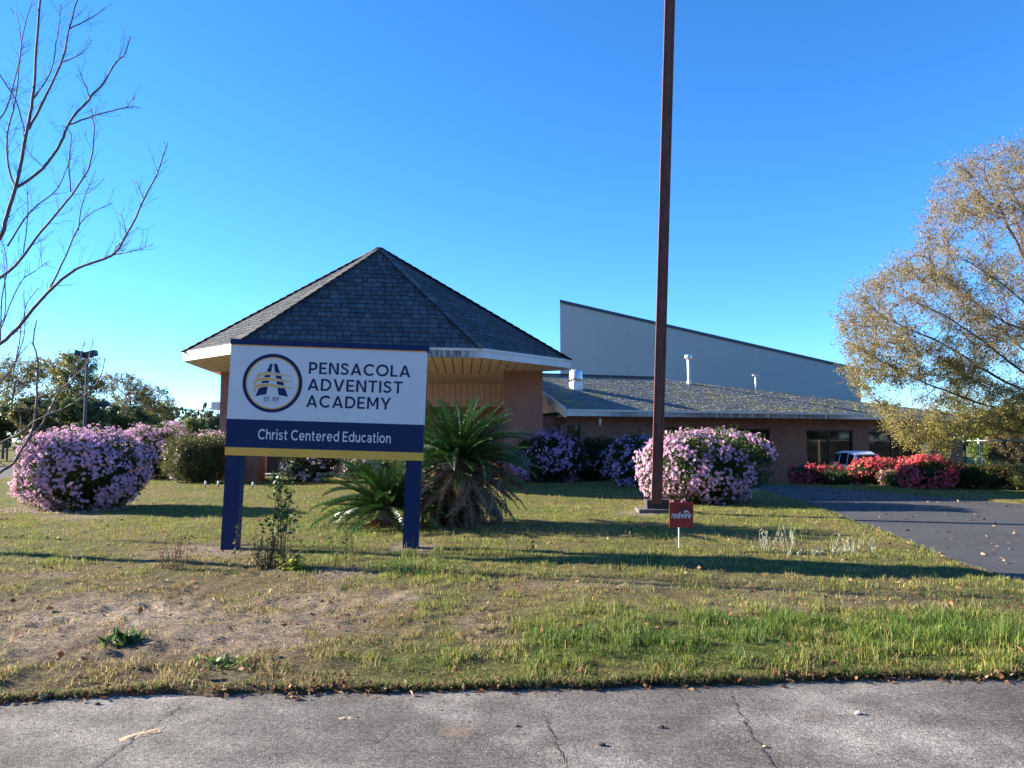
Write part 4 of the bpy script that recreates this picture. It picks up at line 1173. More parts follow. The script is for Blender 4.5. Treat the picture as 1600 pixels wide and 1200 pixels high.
def make_bush(name, label, c, rx, ry, h, leafc, flower_c, n_leaf, n_flow, seed, group, leaf_len=.07, fl_r=.035, fl_zone=None, square=.66, cat='azalea bush', clump=9, leafvar=.35, even=0.0):
    """c = ground centre; half widths rx, ry; height h; flowers in clumps"""
    r_ = np.random.default_rng(seed); rx, ry, h = rx * .93, ry * .92, h * .89
    t = thing(name, label, cat, (c.x, c.y, 0), group)
    g0 = float(gz(np.array(c.x), np.array(c.y)))
    def surf(d):
        # boxy dome: superellipsoid direction mapping, base kept narrower
        e = np.sign(d) * np.abs(d) ** square
        e = e / (np.max(np.abs(e), axis=1, keepdims=True) * .35 + np.linalg.norm(e, axis=1, keepdims=True) * .65)
        rr_ = bush_radius(d, seed)
        p = np.stack([e[:, 0] * rx, e[:, 1] * ry, e[:, 2] * h * .5 + h * .48], 1)
        lowf = .80 + .20 * sstep(0, .35, p[:, 2] / h)
        cc = np.array([0, 0, h * .48])
        p = cc + (p - cc) * rr_[:, None]; p[:, :2] *= lowf[:, None]
        return p
    # leaves through the outer shell
    d = even_dirs(n_leaf, r_, square); s = surf(d)
    dep = 1 - .42 * r_.random(n_leaf) ** 1.6
    cc = np.array([0, 0, h * .42]); p = cc + (s - cc) * dep[:, None]
    p[:, 2] = np.maximum(p[:, 2], .02)
    dirs = d * .9 + r_.normal(size=d.shape) * .55 + np.array([0, 0, .35])
    Lr = leaf_len * r_.uniform(.6, 1.35, n_leaf); Wr = Lr * r_.uniform(.38, .55, n_leaf)
    v, f = leaf_quads(p, dirs, Lr, Wr, r_)
    base = np.array(leafc); k = r_.uniform(1 - leafvar, 1 + leafvar * 1.4, n_leaf)[:, None]
    young = (r_.random(n_leaf) < .16)[:, None]
    col = base * k; col = np.where(young, col * np.array([1.9, 1.6, .9]) , col)
    v = v + np.array([c.x, c.y, g0])
    me = fast_mesh('foliage', v, [f], np.repeat(col, 4, 0)); fo = link('foliage', me, M['leaf'], t, 'stuff')
    # dense inner leaves that close the bush
    nu, nv = 26, 12; uu_, vv_ = np.meshgrid(np.arange(nu) / nu * 2 * math.pi, np.linspace(-.48, .5, nv) * math.pi)
    dc = np.stack([np.cos(uu_) * np.cos(vv_), np.sin(uu_) * np.cos(vv_), np.sin(vv_)], -1).reshape(-1, 3); sc_ = surf(dc)
    pc_ = cc + (sc_ - cc) * r_.uniform(.60, .76, len(dc))[:, None]; pc_[:, 2] = np.maximum(pc_[:, 2], .01); ii = np.arange(nu * nv).reshape(nv, nu)
    qf = np.stack([ii[:-1], np.roll(ii, -1, 1)[:-1], np.roll(ii, -1, 1)[1:], ii[1:]], -1).reshape(-1, 4)
    link('inner_foliage', fast_mesh('inner_foliage', pc_ + np.array([c.x, c.y, g0]), [qf], base * r_.uniform(.6, 1.4, (len(dc), 1))), M['leaf'], t, 'stuff')
    # stray shoots standing out of the outline
    ns = 70; ds = sph_dirs(ns, r_); ds[:, 2] = np.abs(ds[:, 2]); ss = surf(ds); k_ = 7
    gd_ = ds * .6 + r_.normal(size=ds.shape) * .35 + np.array([0, 0, .7]); gd_ /= np.linalg.norm(gd_, axis=1, keepdims=True)
    lp_ = np.repeat(ss, k_, 0) + np.repeat(gd_, k_, 0) * (np.tile(np.arange(k_), ns) / k_ * np.repeat(r_.uniform(.06, .20, ns), k_))[:, None]
    v2, f2 = leaf_quads(lp_, np.repeat(gd_, k_, 0) + r_.normal(size=(ns * k_, 3)) * .6, leaf_len * r_.uniform(.6, 1.1, ns * k_), leaf_len * r_.uniform(.28, .45, ns * k_), r_)
    me2 = fast_mesh('shoots', v2 + np.array([c.x, c.y, g0]), [f2], np.repeat(base * np.array([1.7, 1.5, .9]) * r_.uniform(.7, 1.3, (ns * k_, 1)), 4, 0)); link('shoots', me2, M['leaf'], t, 'stuff')
    # short woody stems
    b = MB()
    for i in range(14):
        a = r_.uniform(0, 2 * math.pi); q0 = Vector((c.x + math.cos(a) * rx * .15, c.y + math.sin(a) * ry * .15, g0 - .05))
        dd = sph_dirs(1, r_)[0]; dd[2] = abs(dd[2]) * .8 + .35; s1 = surf(dd[None] / np.linalg.norm(dd))[0] * .9
        q1 = Vector((c.x + s1[0], c.y + s1[1], g0 + s1[2])); mid = q0.lerp(q1, .5) + Vector((0, 0, .1 * h))
        b.tube([q0, mid, q1], [.018, .012, .005], 5)
    b.build('stems', M['bark'], t)
    if n_flow:
        ncl = max(1, n_flow // clump)
        dcl = even_dirs(ncl * 3, r_, square); pc = surf(dcl)
        keep = np.ones(len(dcl), bool)
        wgt = fl_zone(pc / np.array([rx, ry, h]), dcl) if fl_zone is not None else np.ones(len(dcl))
        patch_ = fbm(pc[:, 0] * 2.4 / max(rx, .5) + seed, pc[:, 2] * 2.6 / max(h, .5) + pc[:, 1] * 1.5, seed + 40, 2)
        wgt = wgt * (.05 + .95 * sstep(.38 - even, .52 - even, patch_))
        keep = (r_.random(len(dcl)) < wgt) & (pc[:, 2] > .06 * h)
        ids = np.nonzero(keep)[0][:ncl]
        ci = np.repeat(ids, clump); n_ = len(ci)
        off = r_.normal(size=(n_, 3)) * fl_r * 1.9
        dn = dcl[ci]; off -= dn * (off * dn).sum(1, keepdims=True) * .55
        p = pc[ci] * 1.0 + off + dn * (.015 + r_.uniform(-.03, .03, n_)[:, None])
        p[:, 2] = np.maximum(p[:, 2], .03)
        nn = dn + r_.normal(size=dn.shape) * .45 + np.array([0, 0, .15])
        v, f, m = flowers(p, nn, fl_r * r_.uniform(.75, 1.2, n_), r_)
        fc = np.array(flower_c)
        cl = fc[None] * r_.uniform(.88, 1.08, (n_, 1)); pale = r_.random(n_)[:, None] ** 2 * .35
        cl = cl + (np.array([.85, .78, .85]) - cl) * pale if fc[1] > .3 else cl + (np.array([.85, .35, .35]) - cl) * pale
        v = v + np.array([c.x, c.y, g0])
        me = fast_mesh('blossoms', v, [f], np.clip(np.repeat(cl, m, 0), 0, .9)); link('blossoms', me, M['petal'], t, 'stuff')
    return t

LG = (.045, .075, .022); LD = (.032, .055, .02); LO = (.085, .095, .035)
PINK = (.76, .42, .62); LILAC = (.62, .35, .66); PALE = (.80, .58, .66); RED = (.80, .10, .13); CORAL = (.86, .26, .16)
AZ = 'azalea bushes in flower round the lawn'
def gc_(px, pbase, back): q_ = G(px, pbase); return Vector((q_.x * (q_.y + back) / q_.y, q_.y + back, 0))
def wpx(npx, Y_): return npx / F * Y_
c1 = gc_(128, 806, 1.15)
make_bush('azalea_bush', 'largest lilac-pink azalea bush, thick with blossom, on the far left of the lawn', c1, wpx(99, c1.y), 1.15, (806 - 669) / F * c1.y * 1.0, LG, PINK, 20000, 6200, 101, AZ, .065, .036, even=.16)
c2 = gc_(240, 752, 1.2)
make_bush('azalea_bush', 'lilac azalea bush half hidden behind the largest left-hand azalea', c2, wpx(60, c2.y), 1.2, (752 - 658) / F * c2.y, LG, PINK, 14000, 2800, 102, AZ, .07, .042)
c3 = gc_(310, 759, 1.1)
make_bush('azalea_bush', 'olive leafy azalea bush beside the left sign post, flowering only along its top', c3, wpx(54, c3.y), 1.1, (760 - 674) / F * c3.y, (.075, .085, .035), PALE, 20000, 900, 103, AZ, .06, .04,
          lambda q, d: np.clip(sstep(.86, .97, q[:, 2]) + 1.0 * (np.exp(-(((q[:, 0] + .45) / .22) ** 2 + ((q[:, 2] - .16) / .16) ** 2)) * (d[:, 1] < 0)) + .03, 0, 1), square=.62)
c4 = gc_(485, 757, .9)
make_bush('azalea_bush', 'dark low azalea bush with a few pale flowers, seen below the sign board', c4, wpx(50, c4.y), .9, (757 - 706) / F * c4.y, LD, PALE, 6000, 520, 104, AZ, .07, .05, lambda q, d: .35 + 0 * q[:, 0])
c4b = gc_(578, 752, 1.0)
make_bush('azalea_bush', 'small shaded azalea bush with dull pink flowers behind the cycads', c4b, wpx(62, c4b.y), .8, (752 - 716) / F * c4b.y, LD, PALE, 4500, 500, 114, AZ, .07, .05)
c4c = gc_(765, 748, .8)
make_bush('azalea_bush', 'small lilac azalea bush in front of the brick pier behind the tall cycad', c4c, wpx(48, c4c.y), .8, (748 - 712) / F * c4c.y, LD, LILAC, 4500, 700, 115, AZ, .07, .045)
c5 = gc_(858, 758, 1.0)
make_bush('azalea_bush', 'shaded purple azalea bush beside the brick pier of the pavilion', c5, wpx(60, c5.y), 1.0, (758 - 671) / F * c5.y, LD, LILAC, 15000, 2500, 105, AZ, .07, .045)
c6 = gc_(930, 757, 1.6)
make_bush('azalea_bush', 'dark green azalea bush with sparse flowers between two purple azaleas', c6, wpx(44, c6.y), 1.0, (757 - 683) / F * c6.y, (.035, .06, .02), LILAC, 13000, 280, 106, AZ, .07, .045)
c7 = gc_(992, 766, 1.0)
make_bush('azalea_bush', 'purple azalea bush just left of the foot of the steel pole', c7, wpx(38, c7.y), .9, (766 - 678) / F * c7.y, LD, LILAC, 12000, 1600, 107, AZ, .07, .045)
c8 = gc_(1101, 795, 1.25)
make_bush('azalea_bush', 'big round pink azalea bush right behind the steel pole', c8, wpx(101, c8.y), 1.3, (796 - 671) / F * c8.y, (.05, .085, .022), PINK, 21000, 3500, 108, AZ, .07, .042, even=.12)
RG = 'low red azaleas between the driveway and the low wing'
def red(px, pb, wid, top, lab, leafc, fc, nl, nf, seed, **k):
    c = gc_(px, pb, .55)
    make_bush('azalea_bush', lab, c, wpx(wid / 2, c.y) * 1.08, .6, (pb - top + 2) / F * c.y * 1.06, leafc, fc, nl, nf, seed, RG, .06, .045, **k)
red(1281, 758, 88, 727, 'dark red azalea at the left end of the red row by the wall', LD, (.60, .045, .09), 5000, 1100, 201, even=.15)
red(1308, 753, 40, 723, 'small coral azalea just left of the white car', LD, CORAL, 2400, 520, 202, even=.15)
red(1312, 760, 50, 738, 'low dark green azalea with one red flower in front of the coral one', LD, RED, 3000, 30, 203)
red(1373, 760, 84, 720, 'bright red azalea in front of the white car', LD, RED, 4500, 1300, 204)
red(1400, 764, 40, 742, 'small pale pink azalea between two bright red azaleas', LO, (.75, .35, .33), 2200, 260, 205)
red(1449, 767, 80, 720, 'brightest red azalea right of the car, below the downspout', LD, RED, 5000, 1500, 206)
red(1507, 767, 60, 730, 'dark green azalea with only two or three red flowers on top', LD, RED, 4500, 40, 207)
red(1551, 768, 54, 731, 'green azalea with a red fringe on its top, in front of the wire fence', LO, CORAL, 4200, 160, 208, fl_zone=lambda q, d: sstep(.80, .98, q[:, 2]))
red(1596, 770, 44, 732, 'rightmost azalea of the row, yellow-green with sunlit leaves', (.10, .11, .04), CORAL, 3600, 40, 209)

# ------------------------------------------------------------------ cycads
def frond_mesh(length, arch, nleaf, lw, ll, colr, seed, drop=False):
    """pinnate frond along +x, arching down; leaflets in a V"""
    r_ = random.Random(seed); pts = []; n_ = 16; a = arch[0]; p = Vector((0, 0, 0)); st = length / n_
    for i in range(n_ + 1):
        pts.append(p.copy()); p = p + Vector((math.cos(a), 0, math.sin(a))) * st; a += (arch[1] - arch[0]) / n_
    V_ = []; Fc = []; Cc_ = []
    def at(s):
        x = s * n_; i = min(int(x), n_ - 1); f = x - i; q_ = pts[i].lerp(pts[i + 1], f); return q_, (pts[i + 1] - pts[i]).normalized()
    for k in range(nleaf):
        s = .10 + .90 * (k + .5) / nleaf
        q_, t = at(min(s, .999)); up = Vector((-t.z, 0, t.x))
        for sd in (-1, 1):
            l = ll * (math.sin(math.pi * min(1, .16 + s * .86)) ** .55) * r_.uniform(.85, 1.1)
            dv = (Vector((0, sd, 0)) * r_.uniform(.72, .9) + t * r_.uniform(.45, .7) + up * (r_.uniform(.22, .5) if not drop else r_.uniform(-.4, .1))).normalized()
            if drop: dv = (dv + Vector((r_.uniform(-.3, .3), 0, r_.uniform(-.3, .3)))).normalized()
            w = t * lw * .5
            o = len(V_); tip = q_ + dv * l + Vector((0, 0, -.12 * l))
            m_ = q_ + dv * l * .55 + up * .008
            V_ += [q_ - w, q_ + w, m_ + w, m_ - w, tip]
            Fc += [(o, o + 1, o + 2, o + 3), (o + 3, o + 2, o + 4)]
            j = r_.uniform(.7, 1.3); c = tuple(x * j for x in colr); Cc_ += [c] * 5
    b = MB(); b.v = [tuple(x) for x in V_]; b.f = Fc; b.c = Cc_; b.uv = [(0, 0)] * sum(len(f) for f in Fc); b.has_c = True
    mid = tuple(min(1, x * 1.7 + .02) for x in colr)
    b.tube(pts, [.011 * (1 - .7 * i / n_) for i in range(n_ + 1)], 5, mid, False)
    return b.mesh('frond')
GREEN_F = (.030, .075, .016); DEAD_F = (.17, .13, .09)
fm_g = [frond_mesh(1.0, (a0, a1), 62, .0105, .14, tuple(c * s_ for c in GREEN_F), 300 + i) for i, (a0, a1, s_) in enumerate(((.2, -.35, 1), (.25, -.7, 1.2), (.1, -.2, .85), (.3, -1.0, 1.05)))]
fm_d = [frond_mesh(1.0, (a0, a1), 50, .016, .11, tuple(c * s_ for c in DEAD_F), 320 + i, True) for i, (a0, a1, s_) in enumerate(((.3, -1.5, 1), (.1, -1.25, .75), (.5, -1.7, 1.2), (.0, -.9, .9)))]
for me in fm_g: me.materials.append(M['frond'])
for me in fm_d: me.materials.append(M['dead'])
def frond(me, name, p, az, el, roll, ln, parent, wide=1.0):
    o = link(name, me, None, parent)
    m = Matrix.Translation(p) @ Matrix.Rotation(az, 4, 'Z') @ Matrix.Rotation(-el, 4, 'Y') @ Matrix.Rotation(roll, 4, 'X') @ Matrix.Diagonal((ln, ln * wide, ln, 1))
    o.matrix_basis = m; return o
rf = random.Random(5)
cb_ = G(722, 828); cb_ = Vector((cb_.x, cb_.y + .45, 0))
cyc = thing('cycad', 'tall cycad with upright green fronds above a skirt of dead brown fronds', 'cycad', cb_, 'cycads behind the sign')
hz_ = P(712, 722, cb_.y).z
b = MB(); nn = 10; pts = [cb_ + Vector((-.02 * i, 0, -.1 + (hz_ + .1) * i / nn)) for i in range(nn + 1)]
b.tube(pts, [.23 + .03 * math.sin(i * 2.1) for i in range(nn + 1)], 12)
for i in range(130):
    a = rf.uniform(0, 6.28); z = rf.uniform(0, hz_); q_ = cb_ + Vector((math.cos(a) * .2, math.sin(a) * .2, z)); o_ = Vector((math.cos(a), math.sin(a), .8)).normalized()
    b.tube([q_, q_ + o_ * .12], [.03, .008], 4)
b.build('trunk', M['bark'], cyc)
top = Vector((cb_.x - .08, cb_.y, hz_))
for i in range(96):
    a = i * 2.39996 + rf.uniform(-.2, .2); f = i / 96
    el = R(80 - 90 * f ** .8 + rf.uniform(-7, 7)); ln = rf.uniform(.9, 1.08) * (1.22 if f < .25 else 1.36)
    frond(rf.choice(fm_g), 'frond', top + Vector((math.cos(a) * .06, math.sin(a) * .06, rf.uniform(-.03, .05))), a, el, rf.uniform(-.5, .5), ln, cyc)
for i in range(150):
    a = i * 2.39996 + rf.uniform(-.3, .3); f = i / 150
    el = R(rf.uniform(-62, -2) if f > .25 else rf.uniform(-30, 14)); ln = rf.uniform(1.0, 1.42)
    frond(rf.choice(fm_d), 'dead_frond', top + Vector((math.cos(a) * .12, math.sin(a) * .12, -.10 - .62 * f * rf.uniform(.7, 1))), a, el, rf.uniform(-.9, .9), ln * (1 - .30 * f), cyc, .8)
c2_ = G(598, 832); c2_ = Vector((c2_.x, c2_.y + .5, 0))
cyc2 = thing('cycad', 'shorter cycad with spreading green fronds behind the right sign post', 'cycad', c2_, 'cycads behind the sign')
b = MB(); b.tube([c2_ + Vector((0, 0, -.1)), c2_ + Vector((0, 0, .2)), c2_ + Vector((.01, 0, .38))], [.2, .19, .13], 12); b.build('trunk', M['bark'], cyc2)
top2 = c2_ + Vector((0, 0, .32))
for i in range(84):
    a = i * 2.39996 + rf.uniform(-.25, .25); f = i / 84
    el = R(72 - 84 * f ** .75 + rf.uniform(-8, 8)); ln = rf.uniform(.9, 1.1) * 1.2
    frond(rf.choice(fm_g), 'frond', top2 + Vector((math.cos(a) * .05, math.sin(a) * .05, rf.uniform(-.02, .05))), a, el, rf.uniform(-.5, .5), ln, cyc2)
for me_ in fm_d[:0]: pass
M_red = [frond_mesh(1.0, (a0, a1), 34, .014, .12, tuple(c * s_ for c in (.19, .075, .035)), 340 + i, True) for i, (a0, a1, s_) in enumerate(((.2, -.9, 1), (.1, -.6, .8)))]
for me in M_red: me.materials.append(M['dead'])
for i in range(26):
    a = R(-175 + 190 * i / 26 + rf.uniform(-6, 6))
    frond(rf.choice(M_red), 'dead_frond', top2 + Vector((math.cos(a) * .1, math.sin(a) * .1, -.08 - rf.uniform(0, .22))), a, R(rf.uniform(-38, -8)), rf.uniform(-.8, .8), rf.uniform(.55, .8), cyc2, .9)

# ------------------------------------------------------------------ trees grown towards a cloud of points
def grow(att, start, step, di, dk, iters=140, seed=0, jit=.12, droop=0.0):
    """space colonisation; start = list of (x,y,z) chain. returns nodes, parents"""
    r_ = np.random.default_rng(seed)
    nodes = [np.array(p, float) for p in start]; par = [i - 1 for i in range(len(start))]
    A_ = np.array(att, float); alive = np.ones(len(A_), bool)
    NA = np.array(nodes)
    dmat = np.linalg.norm(A_[:, None] - NA[None], axis=2); near = dmat.argmin(1); nd = dmat.min(1)
    for it in range(iters):
        act = alive & (nd < di)
        if not act.any(): break
        ids = np.nonzero(act)[0]; src = near[ids]
        vec = A_[ids] - np.array(nodes)[src]; vec /= np.linalg.norm(vec, axis=1, keepdims=True) + 1e-9
        us, inv = np.unique(src, return_inverse=True)
        acc = np.zeros((len(us), 3)); np.add.at(acc, inv, vec)
        acc += r_.normal(size=acc.shape) * jit * np.linalg.norm(acc, axis=1, keepdims=True).clip(.2)
        acc[:, 2] -= droop
        acc /= np.linalg.norm(acc, axis=1, keepdims=True) + 1e-9
        base = np.array(nodes)[us]; newp = base + acc * step; k0 = len(nodes)
        for j in range(len(us)): nodes.append(newp[j]); par.append(int(us[j]))
        al = np.nonzero(alive)[0]
        dm = np.linalg.norm(A_[al][:, None] - newp[None], axis=2); mn = dm.min(1); am = dm.argmin(1)
        upd = mn < nd[al]; nd[al[upd]] = mn[upd]; near[al[upd]] = am[upd] + k0
        alive &= nd > dk
    return np.array(nodes), np.array(par)
def radii(nodes, par, tip, expn=2.3, rmax=None):
    n_ = len(nodes); acc = np.zeros(n_); nch = np.zeros(n_, int)
    for i in range(n_ - 1, 0, -1):
        if nch[i] == 0: acc[i] = tip ** expn
        acc[par[i]] += acc[i]; nch[par[i]] += 1
    r = np.maximum(acc, tip ** expn) ** (1 / expn)
    if rmax: r = np.minimum(r, rmax)
    return r, nch
def branch_mesh(name, nodes, par, rad_, sides=5):
    n_ = len(nodes); i = np.arange(1, n_); p = par[1:]
    a = nodes[p]; b = nodes[i]; d = b - a; d /= np.linalg.norm(d, axis=1, keepdims=True) + 1e-9
    ref = np.where(np.abs(d[:, 2:3]) < .9, np.array([[0, 0, 1.]]), np.array([[1., 0, 0]]))
    u_ = np.cross(d, ref); u_ /= np.linalg.norm(u_, axis=1, keepdims=True); w_ = np.cross(d, u_)
    V_ = []
    ra = np.minimum(rad_[p], rad_[i] * 1.35); rb = rad_[i]
    for k in range(sides):
        th = 2 * math.pi * k / sides; V_.append(a + (u_ * math.cos(th) + w_ * math.sin(th)) * ra[:, None])
    for k in range(sides):
        th = 2 * math.pi * k / sides; V_.append(b + (u_ * math.cos(th) + w_ * math.sin(th)) * rb[:, None])
    V_ = np.stack(V_, 1).reshape(-1, 3); o = (np.arange(n_ - 1) * 2 * sides)[:, None]
    F_ = np.concatenate([o + np.array([[k, (k + 1) % sides, sides + (k + 1) % sides, sides + k]]) for k in range(sides)], 0)
    return fast_mesh(name, V_, [F_], None, smooth=True)
def sprays(P_, D_, n_each, ln, rad_, rng_, spread=.8, name='twigs'):
    """short three-sided twigs from points; returns mesh data and twig samples for leaves"""
    n_ = len(P_) * n_each; p = np.repeat(P_, n_each, 0); d = np.repeat(D_, n_each, 0) + rng_.normal(size=(n_, 3)) * spread
    d /= np.linalg.norm(d, axis=1, keepdims=True); l = ln * rng_.uniform(.5, 1.3, n_)
    d, a, c = rot_frames(d, rng_); tip = p + d * l[:, None]
    V_ = np.stack([p + a * rad_, p + (-.5 * a + .87 * c) * rad_, p + (-.5 * a - .87 * c) * rad_, tip], 1).reshape(-1, 3)
    o = (np.arange(n_) * 4)[:, None]; F_ = np.concatenate([o + np.array([t_]) for t_ in ((0, 1, 3), (1, 2, 3), (2, 0, 3))], 0)
    return V_, F_, p, d, l
def ell_points(n_, c, r3, rng_, hollow=.0):
    d = sph_dirs(n_, rng_); rr_ = (hollow + (1 - hollow) * rng_.random(n_)) ** (1 / 3.0)
    return np.array(c)[None] + d * rr_[:, None] * np.array(r3)[None]

# --- the oak on the right, its trunk outside the frame
OY = 24.0
oak_p = Vector((P(1690, 700, OY).x, OY, 0))
oak = thing('oak_tree', 'large oak at the right edge with olive-gold young leaves and drooping branches', 'tree', oak_p)
ro = np.random.default_rng(77); att = []
def E(px, py, rx, ry, n_, dy=0, rd=None, hollow=.35):
    c = P(px, py, OY + dy); s_ = (OY + dy) / F; att.append(ell_points(n_, c, (rx * s_, rd if rd else (rx + ry) / 2 * s_ * 1.1, ry * s_), ro, hollow))
E(1588, 378, 140, 168, 1000); E(1436, 503, 112, 104, 680); E(1466, 664, 84, 45, 800, -.5); E(1590, 590, 105, 90, 700); E(1730, 430, 150, 200, 600)
E(1380, 560, 60, 50, 160); E(1545, 300, 75, 60, 260); E(1350, 585, 35, 25, 60); E(1590, 650, 85, 34, 380, -1); E(1770, 600, 110, 90, 260)
att = np.concatenate(att)
att = att[~((pix(att[:, 0], att[:, 1], att[:, 2])[0] < 1500) & (np.abs(pix(att[:, 0], att[:, 1], att[:, 2])[1] - 625) < 13) & (pix(att[:, 0], att[:, 1], att[:, 2])[0] < 1440))]
pxa, pya = pix(att[:, 0], att[:, 1], att[:, 2])
att = att[~((pxa > 1500) & (pya > 670))]
st = [oak_p + Vector((.05 * i, 0, -.2 + .3 * i)) for i in range(11)]
nodes, par = grow(att, st, .32, 6.0, .58, 160, 3, .05, .03)
rad_, nch = radii(nodes, par, .0098, 2.15, .42)
rad_[:11] = np.linspace(.45, .32, 11)
link('trunk', branch_mesh('trunk', nodes, par, rad_, 6), M['oak_bark'], oak)
tipm = (rad_ < .022); pxt, pyt = pix(nodes[:, 0], nodes[:, 1], nodes[:, 2]); tipm &= ~((pxt > 1500) & (pyt > 676)); tp = nodes[tipm]; td = nodes[tipm] - nodes[par[tipm]]; td /= np.linalg.norm(td, axis=1, keepdims=True)
V_, F_, tp_, tdir, tl_ = sprays(tp, td, 11, .55, .0045, ro, .75)
# a second generation of finer twigs
sel = ro.random(len(tp_)) < .8
p2 = (tp_ + tdir * (tl_ * ro.uniform(.3, .9, len(tl_)))[:, None])[sel]
V2, F2, tp2, td2, tl2 = sprays(p2, tdir[sel], 2, .28, .0034, ro, .8)
M['twig'] = simple('twig_bark', (.22, .16, .13), .9, .3, 5)
me = fast_mesh('twigs', np.concatenate([V_, V2]), [np.concatenate([F_, F2 + len(V_)])]); link('twigs', me, M['twig'], oak, 'stuff')
def tree_leaves(parent, p, d, l, dens_fn, n_try, ll, cols, rng_, matk='leaf', name='crown', wr=(.4, .6), bleach=None):
    k = rng_.integers(0, len(p), n_try); s_ = rng_.uniform(.15, 1.05, n_try)
    q_ = p[k] + d[k] * (l[k] * s_)[:, None] + rng_.normal(size=(n_try, 3)) * .05
    dn, mixf = dens_fn(q_); kp = rng_.random(n_try) < dn; q_ = q_[kp]; mixf = mixf[kp]; n_ = len(q_)
    dd = d[k][kp] * .4 + rng_.normal(size=(n_, 3)) * .7 + np.array([0, 0, -.25])
    Lr = ll * rng_.uniform(.6, 1.3, n_); v, f = leaf_quads(q_, dd, Lr, Lr * rng_.uniform(*wr, n_), rng_)
    c0, c1 = np.array(cols[0]), np.array(cols[1]); t_ = np.clip(mixf + rng_.normal(size=n_) * .25, 0, 1)[:, None]
    col = (c0 + (c1 - c0) * t_) * rng_.uniform(.65, 1.4, (n_, 1))
    me = fast_mesh(name, v, [f], np.repeat(np.clip(col, 0, .8), 4, 0)); return link(name, me, M[matk], parent, 'stuff')
def oak_dens(q_):
    h = q_[:, 2]; px, py = pix(q_[:, 0], q_[:, 1], h)
    n_ = fbm(q_[:, 0] * .8 + 3, h * .9 + q_[:, 1] * .5, 51, 3)
    low = 1 - sstep(1.6, 5.6, h)
    dn = np.clip(.44 + .65 * low + .35 * sstep(16.0, 19.5, q_[:, 0]) * low, 0, 1) * (.35 + 1.0 * sstep(.35, .6, n_))
    dn = np.where((px > 1505) & (py > 690), 0, dn)
    return np.clip(dn, 0, 1), np.clip(low * 1.2 - .2 + (n_ - .5), 0, 1)
pa_ = np.concatenate([tp_, tp2]); da_ = np.concatenate([tdir, td2]); la_ = np.concatenate([tl_, tl2])
tree_leaves(oak, pa_, da_, la_, oak_dens, 430000, .061, ((.25, .20, .085), (.27, .25, .06)), ro)

# --- trees beyond the lot on the left and behind the fence on the right
def far_tree(label, px, pbase_y, ptop, wid, Yd, seed, cols, leaf_n, ll, natt=260, group=None, trunk_f=.35, name='tree', flat_=.62, dens=1.0):
    r_ = np.random.default_rng(seed)
    base = P(px, 690, Yd); H = P(px, ptop, Yd).z; Wd = wid / 2 / F * Yd
    g0 = float(gz(np.array(base.x), np.array(Yd)))
    t = thing(name, label, 'tree', (base.x, Yd, g0), group)
    cz = H * (trunk_f + (1 - trunk_f) * .5); rz = H * (1 - trunk_f) * .5
    pts = []
    for j in range(7):
        a = r_.uniform(0, 6.28); f = r_.uniform(.25, .62)
        c = (base.x + math.cos(a) * Wd * f, Yd + math.sin(a) * Wd * f, cz + rz * r_.uniform(-.6, .62)); pts.append(ell_points(natt // 7, c, (Wd * .48, Wd * .48, rz * .40), r_, .3))
    att_ = np.concatenate(pts); att_[:, 2] = np.minimum(att_[:, 2], H)
    st_ = [(base.x, Yd, g0 - .2 + k * H * .06) for k in range(5)]
    nd_, pr_ = grow(att_, st_, H * .045, H * 1.2, H * .06, 90, seed, .12)
    rd_, _ = radii(nd_, pr_, .018 * H / 9, 2.2, .035 * H)
    link('trunk', branch_mesh('trunk', nd_, pr_, rd_, 5), M['bark'], t)
    tm = rd_ < .05 * H / 9; p_ = nd_[tm]; d_ = nd_[tm] - nd_[pr_[tm]]; d_ /= np.linalg.norm(d_, axis=1, keepdims=True) + 1e-9
    v_, f_, q1, q2, q3 = sprays(p_, d_, 7, H * .085, .012 * H / 9, r_, .8)
    me_ = fast_mesh('twigs', v_, [f_]); link('twigs', me_, M['twig'], t, 'stuff')
    def dn(q_):
        n_ = fbm(q_[:, 0] * 3 / Wd, q_[:, 2] * 3 / Wd + q_[:, 1] * 2 / Wd, seed + 3, 3); return np.clip(dens * (.25 + sstep(.35, .6, n_)), 0, 1), np.clip((n_ - .3) * 2, 0, 1)
    tree_leaves(t, q1, q2, q3, dn, int(leaf_n * 3.3), ll * .64, cols, r_)
    return t
TL = 'trees beyond the parking lot on the left'
OLV = ((.15, .165, .05), (.24, .24, .065)); GRN = ((.09, .13, .045), (.17, .20, .06)); BRN = ((.18, .16, .075), (.21, .20, .075)); DRK = ((.05, .08, .04), (.09, .12, .05))
far_tree('half bare brownish tree at the far left edge beyond the lot', 5, 0, 562, 150, 62, 401, BRN, 5000, .26, 260, TL)
far_tree('tallest olive-leaved tree left of the light pole', 98, 0, 553, 130, 66, 402, OLV, 9000, .28, 300, TL)
far_tree('twiggy half bare tree just right of the light pole', 186, 0, 571, 110, 70, 403, BRN, 3600, .25, 300, TL)
far_tree('olive tree with thin crown sloping down towards the pavilion', 240, 0, 606, 90, 74, 404, OLV, 5200, .26, 260, TL)
far_tree('low bright green tree below the pavilion eave on the left', 296, 0, 650, 60, 80, 405, GRN, 4500, .28, 180, TL, .2)
far_tree('small grey-green tree next to the left brick pier', 328, 0, 642, 50, 84, 406, ((.07, .09, .05), (.11, .12, .06)), 3000, .26, 180, TL, .2)
far_tree('dark evergreen low on the left edge behind the bare sapling', 12, 0, 622, 120, 56, 407, DRK, 12000, .26, 240, TL, .08)
far_tree('dense dark green tree below the light pole', 130, 0, 618, 120, 60, 408, GRN, 12000, .26, 240, TL, .08)
